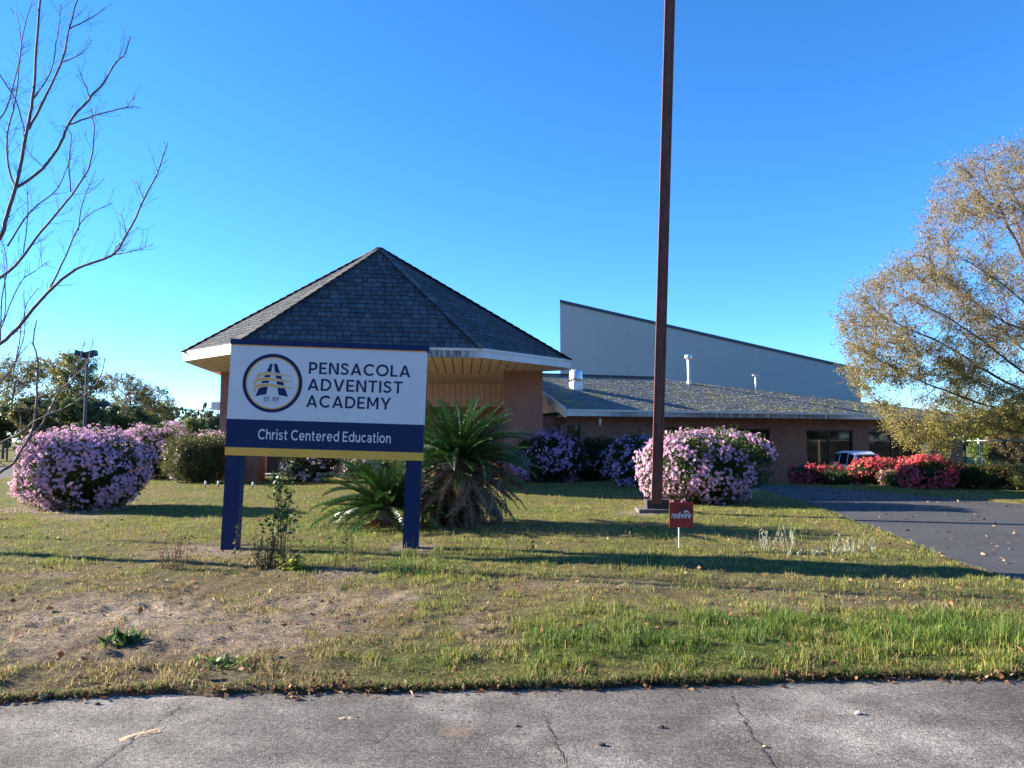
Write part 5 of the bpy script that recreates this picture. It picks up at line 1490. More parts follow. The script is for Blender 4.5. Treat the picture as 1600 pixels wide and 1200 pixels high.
far_tree('dense green tree filling the gap behind the lilac azaleas', 215, 0, 630, 110, 64, 409, GRN, 11000, .26, 240, TL, .08)
far_tree('yellow-green tree in front of the darker trees on the left', 62, 0, 632, 90, 54, 410, ((.07, .085, .025), (.13, .13, .04)), 9000, .24, 220, TL, .08)
TR = 'trees behind the wire fence on the right'
far_tree('bright green leafy tree just right of the brick corner, behind the fence', 1545, 0, 640, 76, 39, 421, ((.06, .13, .02), (.15, .19, .04)), 8000, .16, 200, TR, .1)
far_tree('golden olive tree behind the fence at the right edge', 1602, 0, 612, 130, 40.5, 422, ((.16, .13, .04), (.22, .17, .055)), 13000, .18, 260, TR, .05)
far_tree('tawny scrubby tree low behind the middle of the fence', 1572, 0, 672, 96, 38, 423, ((.15, .12, .05), (.21, .16, .07)), 10000, .15, 220, TR, .02)
far_tree('wide olive tree behind the fence, mostly beyond the right edge', 1690, 0, 560, 170, 43, 424, OLV, 9000, .2, 240, TR, .1)
far_tree('distant tree top poking above the low roof by the gymnasium', 1396, 0, 624, 46, 95, 425, GRN, 4000, .3, 180, TR, .3)
far_tree('small distant tree top above the end of the low roof', 1428, 0, 632, 50, 100, 426, OLV, 3000, .3, 160, TR, .3)
# far wood behind everything
def wood():
    r_ = np.random.default_rng(55); n_ = 15000
    x = r_.uniform(-150, 150, n_); hz = 5.5 + 3.5 * fbm(x * .07, x * 0, 61, 3)
    hz = np.where(x > -10, hz * .55, hz)
    y = 118 + r_.uniform(0, 12, n_) + 6 * fbm(x * .1, x * 0 + 4, 62, 2)
    z = r_.random(n_) ** .8 * hz * (.72 + .5 * fbm(x * .35, y * .2, 63, 3))
    d_ = sph_dirs(n_, r_); L_ = r_.uniform(.7, 1.4, n_)
    v, f = leaf_quads(np.stack([x, y, z], 1), d_, L_, L_ * .6, r_)
    c = np.array([.045, .062, .026]) * r_.uniform(.6, 1.5, (n_, 1)) * (.75 + .5 * fbm(x * .12, z * .2, 64, 2))[:, None]
    b = fast_mesh('far_wood', v, [f], np.repeat(c, 4, 0)); return link('far_wood', b, M['leaf'], None, 'stuff')
fw = wood()
def wood_back():
    r_ = np.random.default_rng(56); n_ = 8000
    x = r_.uniform(-90, 260, n_); y = -38 - r_.uniform(0, 8, n_) + .16 * np.maximum(x - 40, 0); hz = 12 + 7 * fbm(x * .09, x * 0, 66, 3); z = r_.random(n_) ** .8 * hz
    d_ = sph_dirs(n_, r_); L_ = r_.uniform(1.7, 3.2, n_); v, f = leaf_quads(np.stack([x, y, z], 1), d_, L_, L_ * .6, r_)
    return link('far_wood', fast_mesh('far_wood', v, [f], np.repeat(np.array([.06, .075, .03]) * r_.uniform(.6, 1.5, (n_, 1)), 4, 0)), M['leaf'], None, 'stuff')
wood_back()

# --- bare tree on the left, branches surveyed from the photo, trunk outside the frame
BY = 10.2
bt_p = Vector((P(-150, 700, BY).x, BY, 0))
bare = thing('bare_tree', 'bare leafless tree whose grey branches reach in from the upper left', 'tree', bt_p)
k6 = 1 / 1.6667
BR_ = [
 ([(-250, 1300), (-235, 1000), (-170, 800), (-80, 700), (0, 620), (15, 570), (40, 490), (70, 340), (85, 260), (95, 120), (108, -30)], 12, 4, 0),
 ([(40, 490), (110, 440), (160, 370), (180, 320), (230, 260), (270, 215), (300, 165), (325, 140), (340, 95)], 6.5, 1.6, -.5),
 ([(180, 325), (250, 300), (330, 280), (368, 281)], 3.6, 1.2, .3), ([(330, 281), (350, 250)], 2, 1, .2), ([(235, 255), (215, 205), (205, 175)], 2.4, 1, -.3),
 ([(75, 335), (120, 250), (165, 150), (180, 75), (207, -20)], 5.5, 2.5, .4), ([(180, 75), (230, 50), (278, 18)], 3, 1.2, .4), ([(165, 162), (210, 140), (240, 103)], 2.6, 1.1, .1),
 ([(-200, 900), (-90, 780), (0, 725), (50, 680), (110, 600), (170, 530), (230, 440), (245, 350), (238, 285)], 7.5, 1.5, -.8),
 ([(185, 500), (180, 430), (185, 350), (163, 325)], 3, 1.1, -.7), ([(20, 640), (80, 550), (150, 490), (188, 400)], 4, 1.3, .2),
 ([(-220, 1080), (-100, 960), (0, 895), (50, 850), (125, 760), (200, 700), (290, 665), (330, 610), (375, 520), (410, 450), (436, 372)], 8.5, 1.8, -.3),
 ([(125, 760), (160, 690), (200, 600), (230, 560), (292, 527)], 4, 1.2, .3), ([(290, 665), (350, 652), (397, 638)], 3, 1.1, -.4), ([(203, 600), (215, 530), (248, 445)], 2.8, 1.1, .3),
 ([(375, 520), (353, 468)], 2.2, 1, .1), ([(330, 610), (313, 548)], 2.2, 1, .2), ([(290, 665), (320, 625), (362, 590)], 2.4, 1, .3),
 ([(40, 490), (22, 430), (18, 350), (40, 260), (60, 90), (82, 5)], 4.5, 1.6, .6), ([(-60, 330), (0, 310), (30, 240), (55, 120), (40, 20)], 4, 1.4, .9), ([(-60, 100), (0, 195), (40, 260), (66, 345)], 3, 2.4, .3),
 ([(0, 895), (5, 780), (18, 690), (0, 600)], 3.2, 1.4, .2), ([(60, 660), (72, 560), (70, 470)], 2.6, 1, -.3), ([(-40, 860), (10, 830), (12, 700), (5, 650)], 3, 1.3, .6),
 ([(0, 860), (50, 740), (100, 700), (128, 680)], 2.6, 1, -.6), ([(85, 260), (130, 190), (150, 90), (160, 10)], 3, 1.2, -.2), ([(120, 440), (70, 390), (60, 330)], 2, 1, .1), ([(60, 840), (70, 790), (100, 750)], 2, .9, .1),
 ([(-100, 1010), (0, 990), (45, 930), (65, 850), (60, 755)], 3.6, 1.2, 1.0)]
rb = random.Random(31)
def trace(polys, Y0, scale, thing_, mat, minr=.0022, twig=True, twl=.30, off=(0, 0)):
    trunkb = MB(); twb = MB()
    for pts, w0, w1, dy in polys:
        q_ = []; n_ = len(pts)
        for i in range(n_ - 1):
            p0 = pts[max(i - 1, 0)]; p1 = pts[i]; p2 = pts[i + 1]; p3 = pts[min(i + 2, n_ - 1)]
            for k in range(4):
                t = k / 4; f = lambda a, b, c, d: .5 * (2 * b + (c - a) * t + (2 * a - 5 * b + 4 * c - d) * t * t + (3 * b - a - 3 * c + d) * t ** 3)
                q_.append((f(p0[0], p1[0], p2[0], p3[0]), f(p0[1], p1[1], p2[1], p3[1])))
        q_.append(pts[-1]); m = len(q_); P3 = []; rad2 = []
        for i, (x, y) in enumerate(q_):
            s_ = i / (m - 1); P3.append(P(x * scale + off[0], y * scale + off[1], Y0 + dy * s_ + .04 * math.sin(i * 1.3)) + Vector((rb.uniform(-1, 1), 0, rb.uniform(-1, 1))) * .006)
            rad2.append(max(minr, .5 * (w0 + (w1 - w0) * s_) * k6 / F * Y0 * 1.3))
        trunkb.tube(P3, rad2, 6)
        if twig:
            ln = sum((P3[i + 1] - P3[i]).length for i in range(m - 1)); cnt = int(ln / .105); sd = 1
            for c in range(cnt):
                i = rb.randint(int(m * .25), m - 2); a = P3[i]; t = (P3[i + 1] - P3[i]).normalized()
                sd = -sd; sidev = t.cross(Vector((0, 1, 0))).normalized() * sd
                dv = (t * .8 + sidev * rb.uniform(.3, .9) + Vector((0, rb.uniform(-.7, .7), .25))).normalized(); l = twl * rb.uniform(.3, 1.25)
                m1 = a + dv * l * .5; e1 = m1 + (dv + Vector((0, 0, .35)) + Vector((rb.uniform(-.3, .3), rb.uniform(-.3, .3), 0))).normalized() * l * .5
                twb.tube([a, m1, e1], [minr * 1.15, minr * .9, minr * .55], 4)
                for z in range(rb.randint(0, 3)):
                    b0 = a.lerp(e1, rb.uniform(.3, .9)); dv2 = (dv + Vector((rb.uniform(-.9, .9), rb.uniform(-.9, .9), rb.uniform(-.3, .9)))).normalized()
                    twb.tube([b0, b0 + dv2 * l * rb.uniform(.2, .45)], [minr * .8, minr * .5], 3)
    return trunkb, twb
tb_, tw_ = trace(BR_, BY, k6, bare, M['pale_bark'])
o_ = P(BR_[0][0][0][0] * k6, BR_[0][0][0][1] * k6, BY)
tb_.tube([bt_p + Vector((0, 0, -.2)), bt_p + Vector((.02, 0, .8)), Vector((o_.x, BY, max(1.0, o_.z)))], [.16, .13, .10], 8)
for pts in ((-235, 1000), (-200, 900), (-220, 1080)):
    q_ = P(pts[0] * k6, pts[1] * k6, BY); tb_.tube([Vector((bt_p.x, BY, q_.z - .5)), q_], [.08, .05], 6)
q_ = P(-235 * k6, 1000 * k6, BY); tb_.tube([Vector((bt_p.x, BY, .5)), Vector((bt_p.x, BY, q_.z))], [.13, .09], 8)
tb_.build('trunk', M['pale_bark'], bare, True); tw_.build('twigs', M['pale_bark'], bare, kind='stuff')
# --- bare sapling low at the left edge
SY = 11.6
sp_ = Vector((P(-30, 745, SY).x - .05, SY, 0))
sap = thing('bare_sapling', 'thin bare sapling bending in at the left edge before the lilac azalea', 'sapling', sp_)
SB = [([(-45, 780), (-30, 752), (0, 738), (22, 722), (35, 700), (50, 675), (57, 630), (58, 590), (59, 560), (52, 535), (57, 500)], 7, 2.4, 0),
 ([(36, 698), (60, 670), (73, 650), (90, 615), (105, 600), (125, 580), (137, 565), (146, 530)], 4.5, 1.5, .2), ([(-45, 715), (0, 693), (30, 677), (60, 655), (100, 638), (130, 620), (150, 600), (160, 580), (163, 560)], 4.6, 1.6, -.3),
 ([(60, 622), (85, 610), (108, 598), (118, 580), (132, 535)], 2.6, 1.3, .3), ([(-20, 625), (0, 613), (30, 592), (57, 577)], 3, 1.3, -.2), ([(-20, 620), (0, 600), (20, 570), (25, 560), (31, 530), (34, 500)], 3.4, 1.8, .2),
 ([(30, 677), (33, 660), (28, 640)], 2.2, 1.4, 0), ([(-10, 715), (3, 725), (10, 730)], 2, 1.2, 0), ([(24, 566), (36, 548), (48, 535)], 2, 1.1, 0), ([(38, 695), (37, 682)], 1.6, 1, 0)]
tb_, tw_ = trace(SB, SY, 1.0, sap, M['pale_bark'], .0026, True, .16)
q_ = P(-45, 780, SY); tb_.tube([Vector((q_.x, SY, -.1)), q_], [.05, .035], 6)
q_ = P(-45, 715, SY); tb_.tube([Vector((P(-45, 780, SY).x, SY, .3)), q_], [.03, .022], 6)
tb_.build('trunk', M['pale_bark'], sap, True); tw_.build('twigs', M['pale_bark'], sap, kind='stuff')

# ================================================================== CARS, FENCE, POLES, GARDEN LIGHTS
def car_mesh_sections(L_, W_, H_):
    """hull sections along x (front = +x): (x, half width, z bottom, belt z, roof half width, roof z)"""
    return [(-L_ / 2, W_ * .40, .42, .78, W_ * .34, .80), (-L_ / 2 + .10, W_ * .46, .28, .92, W_ * .37, 1.00), (-L_ / 2 + .38, W_ * .49, .22, .95, W_ * .38, H_ * .95), (-.9, W_ * .5, .20, .95, W_ * .39, H_), (.0, W_ * .5, .20, .93, W_ * .39, H_ * .995),
            (.55, W_ * .5, .20, .92, W_ * .38, H_ * .93), (1.18, W_ * .5, .20, .92, W_ * .40, .96), (L_ / 2 - .25, W_ * .47, .22, .80, W_ * .40, .84), (L_ / 2, W_ * .40, .36, .62, W_ * .33, .64)]
M['car_white'] = simple('white_car_paint', (.72, .72, .74), .25, .03, 2)
M['car_blue'] = simple('pale_blue_car_paint', (.28, .42, .58), .25, .03, 2)
M['lamp'] = simple('lamp_glass', (.65, .62, .58), .15, .05, 3)
M['tail'] = simple('tail_lamp_red', (.35, .01, .01), .2, .05, 3)
def car(label, loc, rz, paint, sx=1.0, sy=1.0, name='parked_car', cat='car'):
    t = thing(name, label, cat, loc)
    T = Matrix.Translation(loc) @ Matrix.Rotation(rz, 4, 'Z') @ Matrix.Diagonal((sx, sy, 1, 1)); H_ = 1.5; L_ = 4.0; W_ = 1.72
    S_ = car_mesh_sections(L_, W_, H_)
    b = MB(); rings = []
    for (x, hw, zb, zl, rw, zr) in S_:
        ring = [(-hw * .92, zb), (-hw, zb + .15), (-hw, zl), (-rw, zr), (rw, zr), (hw, zl), (hw, zb + .15), (hw * .92, zb)]
        rings.append([T @ Vector((x, y, z)) for y, z in ring])
    vs = [p for r_ in rings for p in r_]; n_ = 8; fs = []
    for i in range(len(rings) - 1):
        for k in range(n_): fs.append((i * n_ + k, i * n_ + (k + 1) % n_, (i + 1) * n_ + (k + 1) % n_, (i + 1) * n_ + k))
    fs.append(tuple(range(n_))); fs.append(tuple(reversed([(len(rings) - 1) * n_ + k for k in range(n_)])))
    b.add(vs, fs); body = b.build('body', paint, t)
    m = body.modifiers.new('bevel', 'BEVEL'); m.width = .05; m.segments = 2; m.limit_method = 'ANGLE'; m.angle_limit = R(20)
    def lerp3(a, b_, f): return a.lerp(b_, f)
    def win(i, j, side, f0=.12, f1=.88, a=.08, c=.92):
        """glass over the greenhouse side between sections i and j"""
        k0, k1 = (2, 3) if side < 0 else (5, 4)
        A_, B_ = rings[i][k0], rings[j][k0]; C_, D_ = rings[i][k1], rings[j][k1]
        q_ = lambda s, h: A_.lerp(B_, s).lerp(C_.lerp(D_, s), h)
        ps = [q_(a, f0), q_(c, f0), q_(c, f1), q_(a, f1)]
        nn_ = (ps[1] - ps[0]).cross(ps[3] - ps[0]).normalized(); cen_ = T @ Vector((0, 0, .9))
        if nn_.dot(ps[0] - cen_) < 0: nn_ = -nn_
        g = MB(); g.add([p + nn_ * .012 for p in ps], [(0, 1, 2, 3)]); g.build('window', M['glass'], t)
    for sd in (-1, 1):
        win(2, 3, sd, a=.1, c=.9); win(3, 4, sd, a=.05, c=.92); win(4, 5, sd, a=.06, c=.95); win(5, 6, sd, .15, .8, .04, .55)
    def glass_across(i, j, a, c, name='windshield'):
        A_, B_ = rings[i][3], rings[i][4]; C_, D_ = rings[j][3], rings[j][4]
        q_ = lambda s, h: A_.lerp(B_, s).lerp(C_.lerp(D_, s), h)
        ps = [q_(.06, a), q_(.94, a), q_(.94, c), q_(.06, c)]; nn_ = (ps[1] - ps[0]).cross(ps[3] - ps[0]).normalized()
        if nn_.z < 0: nn_ = -nn_
        g = MB(); g.add([p + nn_ * .012 for p in ps], [(0, 1, 2, 3)]); g.build(name, M['glass'], t)
    glass_across(5, 6, .1, .9); glass_across(1, 2, .15, .9, 'rear_window')
    for x in (-1.22, 1.28):
        for sd in (-1, 1):
            w = MB(); c = Vector((x, sd * (W_ / 2 - .08), .31)); w.tube([T @ (c - Vector((0, .1, 0))), T @ (c + Vector((0, .1, 0)))], [.31, .31], 18); wh = w.build('wheel', M['rubber'], t)
            w = MB(); w.tube([T @ (c + Vector((0, sd * .09, 0))), T @ (c + Vector((0, sd * .108, 0)))], [.19, .17], 12); w.build('rim', M['galv'], wh)
    for sd in (-1, 1):
        w = MB(); w.cbox(T @ Vector((L_ / 2 - .14, sd * W_ * .36, .66)), .14, .26, .13, None, T.to_3x3() @ Vector((1, 0, 0)), T.to_3x3() @ Vector((0, 1, 0))); w.build('headlight', M['lamp'], t)
        w = MB(); w.cbox(T @ Vector((-L_ / 2 + .06, sd * W_ * .40, .80)), .10, .16, .22, None, T.to_3x3() @ Vector((1, 0, 0)), T.to_3x3() @ Vector((0, 1, 0))); w.build('tail_light', M['tail'], t)
    return t
cp = P(1350, 700, 27.6)
car('small white utility vehicle parked behind the bright red azaleas by the dark windows', Vector((cp.x, 27.9, float(gz(np.array(cp.x), np.array(27.9))) - .05)), R(-78), M['car_white'], .52, .68, 'utility_vehicle', 'utility vehicle')
cp = P(14, 700, 52)
car('pale blue car parked on the lot at the far left edge', Vector((cp.x, 46, .01)), R(160), M['car_blue'])

# fence of galvanised posts, top rail and wire, with a dark gate against the brick corner
fz = lambda x, y: float(gz(np.array(x), np.array(y)))
fa, fm_, fb = P(1511, 692, 36.5), P(1529, 691, 35.6), P(1608, 686, 31.5)
fence = thing('wire_fence', 'galvanised chain-link fence running right from the brick corner', 'fence', (fa.x, fa.y, 0))
def onl(s): return fm_.lerp(fb, s)
fdir = (fb - fm_); fdir.z = 0; fdir.normalize()
far_end = fm_ + fdir * 14; near_end = fa
ZT = 1.50
rail = MB(); rail.tube([Vector((near_end.x, near_end.y, ZT)), Vector((fm_.x, fm_.y, ZT)), Vector((far_end.x, far_end.y, ZT + .02))], .026, 6); rail.build('top_rail', M['galv'], fence)
for d_ in (0, 4.6, 9.2, 13.8):
    p = fm_ + fdir * d_; b = MB(); b.tube([Vector((p.x, p.y, fz(p.x, p.y) - .1)), Vector((p.x, p.y, ZT + .05))], .038, 8)
    b.tube([Vector((p.x, p.y, ZT + .04)), Vector((p.x, p.y, ZT + .09))], [.048, .02], 8)
    if d_ == 0: b.tube([Vector((p.x + .05, p.y - .05, fz(p.x, p.y) - .1)), Vector((p.x + .05, p.y - .05, .72))], .05, 8)
    b.build('post', M['galv'], fence)
wv = []; Lf = 14.0; hz_f = ZT + .35; pitch_ = .085; rw = .0010
wb_ = MB(); kmax = int((Lf + hz_f) / pitch_)
for k in range(kmax):
    for sg in (1, -1):
        s0 = k * pitch_ - (hz_f if sg > 0 else 0)
        a0, z0, a1, z1 = (s0, -.35, s0 + hz_f, ZT) if sg > 0 else (s0 - 0, -.35, s0 - hz_f, ZT)
        if a1 < 0 and a0 < 0 or (a0 > Lf and a1 > Lf): continue
        def cl(a, z, b_, y):
            if a < 0: f = (0 - a) / (b_ - a); return 0, z + (y - z) * f
            if a > Lf: f = (Lf - a) / (b_ - a); return Lf, z + (y - z) * f
            return a, z
        A0 = cl(a0, z0, a1, z1); A1 = cl(a1, z1, a0, z0)
        p0 = fm_ + fdir * A0[0]; p1 = fm_ + fdir * A1[0]; of = Vector((-fdir.y, fdir.x, 0)) * (.003 * sg)
        wb_.tube([Vector((p0.x, p0.y, A0[1])) + of, Vector((p1.x, p1.y, A1[1])) + of], rw, 3, None, False)
M['wire'] = simple('dull_wire', (.30, .29, .27), .7, .1, 5)
wb_.build('chain_link_mesh', M['wire'], fence, kind='stuff')
ga_, gb_ = P(1490, 700, 35.2), P(1509, 700, 36.2)
gate = thing('metal_gate', 'dark metal bar gate standing between the brick corner and the wire fence', 'gate', (ga_.x, ga_.y, 0))
gd = Vector((gb_.x - ga_.x, gb_.y - ga_.y, 0)); gl = gd.length; gd.normalize(); gnv = Vector((-gd.y, gd.x, 0))
b = MB(); o = Vector((ga_.x, ga_.y, -.35))
for s in (0, gl - .05): b.box(o + gd * s, gd * .05, gnv * .05, (0, 0, 1.72))
b.box(o + gd * .05 + Vector((0, 0, 1.62)), gd * (gl - .1), gnv * .05, (0, 0, .05)); b.box(o + gd * .05 + Vector((0, 0, .12)), gd * (gl - .1), gnv * .05, (0, 0, .05)); b.build('gate_frame', M['frame'], gate)
k = .14
while k < gl - .1:
    b = MB(); b.tube([o + gd * k + gnv * .025 + Vector((0, 0, .13)), o + gd * k + gnv * .025 + Vector((0, 0, 1.62))], .012, 5); b.build('bar', M['frame'], gate); k += .13

# light pole with twin floodlights beyond the lot, a second smaller one
def light_pole(label, px, ptop, Yd, sc):
    p = P(px, 690, Yd); zt_ = P(px, ptop, Yd).z; t = thing('light_pole', label, 'light pole', (p.x, Yd, 0), 'light poles beyond the parking lot')
    b = MB(); b.tube([Vector((p.x, Yd, -.1)), Vector((p.x, Yd, zt_))], [.12 * sc, .085 * sc], 8); b.build('pole', M['dark_trim'], t)
    b = MB(); b.tube([Vector((p.x - .45 * sc, Yd, zt_)), Vector((p.x + .45 * sc, Yd, zt_))], .05 * sc, 6); b.build('crossarm', M['dark_trim'], t)
    for s in (-1, 1):
        b = MB(); c = Vector((p.x + s * .38 * sc, Yd - .15, zt_ + .12 * sc)); ux2 = Vector((1, 0, .25 * s)).normalized()
        uz2 = Vector((-.25 * s, 0, 1)).normalized(); b.cbox(c, .62 * sc, .45 * sc, .36 * sc, None, ux2, (0, 1, 0), uz2); b.tube([c + Vector((0, 0, -.3 * sc)), c], .06 * sc, 6); b.build('floodlight', M['dark_trim'], t)
light_pole('dark light pole with twin floodlights rising above the trees', 131, 556, 52, 1.0)
light_pole('smaller light pole standing lower among the trees', 159, 634, 60, .8)

# small white globe lights along the bed edge on the left
for i, (px, pb, lab) in enumerate(((321, 764, 'white garden light beside the olive azalea bush'), (341, 764, 'white garden light just left of the left sign post'), (395, 766, 'white garden light right of the left sign post'))):
    p = G(px, pb); t = thing('garden_light', lab, 'garden light', p, 'small white garden lights')
    b = MB(); b.tube([p + Vector((0, 0, -.05)), p + Vector((0, 0, .13))], .012, 6); b.build('stake', M['frame'], t)
    b = MB(); b.tube([p + Vector((0, 0, .12)), p + Vector((0, 0, .15)), p + Vector((0, 0, .22)), p + Vector((0, 0, .25))], [.02, .034, .032, .012], 10); b.build('lamp_head', M['sign_white'], t, True)

# stones lying on the concrete
M['stone'] = simple('grey_stone', (.38, .36, .33), .9, .2, 40, .4, 120)
M['dark_stone'] = simple('dark_clod', (.07, .06, .05), .9, .3, 40, .4, 120)
def stone(px, py, r, label, mat, seed):
    r_ = np.random.default_rng(seed); bm = bmesh.new(); bmesh.ops.create_icosphere(bm, subdivisions=2, radius=1)
    c = G(px, py)
    for v in bm.verts:
        d_ = v.co.normalized(); k = 1 + .35 * (float(vnoise(np.array(d_.x * 2 + seed), np.array(d_.y * 2 + d_.z * 3), seed)) - .5) * 2
        v.co = Vector((d_.x * r * 1.25 * k + c.x, d_.y * r * k + c.y, max(0.001, d_.z * r * .7 * k + r * .45)))
    me_ = bpy.data.meshes.new('stone'); bm.to_mesh(me_); bm.free()
    tag(link('stone', me_, mat), label, 'stone', 'loose stones on the concrete')
stone(1341, 1116, .016, 'pale stone lying alone on the right of the concrete', M['stone'], 1)
stone(1033, 1137, .013, 'dark clod right of the middle of the concrete, above the orange stain', M['dark_stone'], 2)
stone(940, 1165, .014, 'dark clod nearest the bottom edge of the concrete', M['dark_stone'], 3)
stone(808, 1135, .009, 'small dark clod left of the short joint in the concrete', M['dark_stone'], 4)
stone(1195, 1168, .010, 'tan pebble sitting on the right-hand crack', M['sand'], 5)
stone(152, 1101, .012, 'dark clod at the grass edge near the left', M['dark_stone'], 6)

# ================================================================== WEEDS AND SHRUBLETS
def weed(name, label, p, cat, stems, leaf=None, group=None, mat='stem', seedheads=None):
    t = thing(name, label, cat, p, group); b = MB(); tips = []
    for (dx, dy, h, lean_x, lean_y, r) in stems:
        a = p + Vector((dx, dy, -.03)); m_ = a + Vector((lean_x * .4, lean_y * .4, h * .55)); e_ = a + Vector((lean_x, lean_y, h))
        b.tube([a, m_, e_], [r, r * .8, r * .5], 5); tips.append((a, m_, e_))
    b.build('stems', M[mat], t, kind='stuff' if len(stems) > 2 else None); return t, tips
def leaf_part(t, pts, dirs, ll, wr, col, seed, var=.3, name='leaves', matk='leaf'):
    r_ = np.random.default_rng(seed); pts = np.array(pts); n_ = len(pts); L_ = ll * r_.uniform(.6, 1.3, n_)
    v, f = leaf_quads(pts, np.array(dirs), L_, L_ * wr, r_); c = np.array(col) * r_.uniform(1 - var, 1 + var * 1.3, (n_, 1))
    return link(name, fast_mesh(name, v, [f], np.repeat(np.clip(c, 0, .8), 4, 0)), M[matk], t, 'stuff')
rw_ = random.Random(17)
# rose bush in front of the sign
p = G(428, 893)
st_ = [(rw_.uniform(-.10, .14), rw_.uniform(-.06, .1), rw_.uniform(.45, 1.12), rw_.uniform(-.14, .20), rw_.uniform(-.1, .1), .006) for _ in range(11)] + [(rw_.uniform(-.2, .2), rw_.uniform(-.1, .1), rw_.uniform(.2, .45), rw_.uniform(-.12, .12), rw_.uniform(-.1, .1), .004) for _ in range(40)]
t, tips = weed('rose_bush', 'thin rose bush with leaves only at its top, in front of the left sign post', p, 'rose bush', st_)
pts = []; dirs = []
for (a, m_, e_) in tips[:11]:
    for _ in range(34):
        q_ = e_.lerp(m_, rw_.random() ** 1.6 * .5) + Vector((rw_.gauss(0, .055), rw_.gauss(0, .055), rw_.gauss(0, .05))); pts.append(tuple(q_)); dirs.append((rw_.gauss(0, 1), rw_.gauss(0, 1), rw_.gauss(0, .6)))
leaf_part(t, pts, dirs, .055, .62, (.055, .09, .03), 1, .5)
pts = []; dirs = []
for (a, m_, e_) in tips[11:]:
    for _ in range(12):
        q_ = e_.lerp(a, rw_.random() * .7) + Vector((rw_.gauss(0, .05), rw_.gauss(0, .05), rw_.gauss(0, .04))); pts.append(tuple(q_)); dirs.append((rw_.gauss(0, 1), rw_.gauss(0, 1), rw_.gauss(0, .6)))
leaf_part(t, pts, dirs, .035, .5, (.20, .12, .055), 2, .5, 'withered_leaves', 'dead')
# yellow-green weed beside it
p = G(455, 899); t, tips = weed('weed', 'yellow-green leafy weed at the foot of the rose bush', p, 'weed', [(rw_.uniform(-.03, .03), 0, rw_.uniform(.12, .3), rw_.uniform(-.16, .16), rw_.uniform(-.1, .1), .004) for _ in range(9)])
pts = []; dirs = []
for (a, m_, e_) in tips:
    for _ in range(12):
        q_ = a.lerp(e_, rw_.uniform(.3, 1.05)); pts.append(tuple(q_)); dirs.append((rw_.gauss(0, 1), rw_.gauss(0, 1), rw_.uniform(-.1, .6)))
leaf_part(t, pts, dirs, .085, .42, (.20, .24, .045), 3, .35)
# clump of dead red-seeded stalks
p = G(270, 897); st_ = [(rw_.gauss(0, .06), rw_.gauss(0, .05), rw_.uniform(.18, .46), rw_.gauss(.0, .08), rw_.gauss(0, .06), .003) for _ in range(34)]
t, tips = weed('dry_weed', 'clump of dry brown stalks with reddish seed heads left of the sign', p, 'weed', st_, None, None, 'dry_stem')
pts = []; dirs = []
for (a, m_, e_) in tips:
    if rw_.random() < .6:
        for _ in range(9): pts.append(tuple(e_ + Vector((rw_.gauss(0, .018), rw_.gauss(0, .018), rw_.gauss(-.01, .02))))); dirs.append((rw_.gauss(0, 1), rw_.gauss(0, 1), rw_.gauss(0, 1)))
leaf_part(t, pts, dirs, .022, .6, (.22, .075, .05), 4, .4, 'seed_heads', 'dead')
for (px, pb, h, lab, s) in ((541, 893, .62, 'single thin dark weed stalk between the sign posts', 5), (551, 880, .40, 'short weed stalk with curled dead leaves between the sign posts', 6), (367, 880, .5, 'weed stalk leaning against the foot of the left sign post', 7), (520, 880, .35, 'spindly dry weed in the bed left of the cycads', 8)):
    p = G(px, pb); t, tips = weed('weed', lab, p, 'weed', [(0, 0, h, rw_.uniform(-.03, .03), 0, .005), (.02, .0, h * .55, .05, .02, .003)])
    pts = []; dirs = []
    for _ in range(26):
        a, m_, e_ = tips[0]; q_ = a.lerp(e_, rw_.uniform(.1, 1)); pts.append(tuple(q_)); dirs.append((rw_.gauss(0, 1), rw_.gauss(0, 1), rw_.gauss(-.3, .6)))
    leaf_part(t, pts, dirs, .05, .4, (.09, .09, .04), s, .5)
# low rosettes and tufts in the bare foreground
for (px, pb, w_, h, n_, col, lab, s) in ((190, 1018, .10, .13, 120, (.055, .11, .03), 'dark green leafy weed alone on the bare soil', 21), (352, 1052, .16, .09, 150, (.10, .17, .05), 'low spreading green weed near the slab at the left', 22),
                                        (1085, 800, .24, .06, 90, (.20, .26, .20), 'pale grey-green patch of weed behind the yard sign', 23)):
    p = G(px, pb); t, tips = weed('weed', lab, p, 'weed', [(rw_.gauss(0, w_ * .4), rw_.gauss(0, w_ * .25), h * rw_.uniform(.4, .9), rw_.gauss(0, .03), rw_.gauss(0, .03), .003) for _ in range(10)])
    pts = []; dirs = []
    for _ in range(n_): pts.append((p.x + rw_.gauss(0, w_ * .5), p.y + rw_.gauss(0, w_ * .3), rw_.random() * h * .6)); dirs.append((rw_.gauss(0, .7), rw_.gauss(0, .7), rw_.uniform(.2, 1)))
    leaf_part(t, pts, dirs, h * .8, .3, col, s, .4)
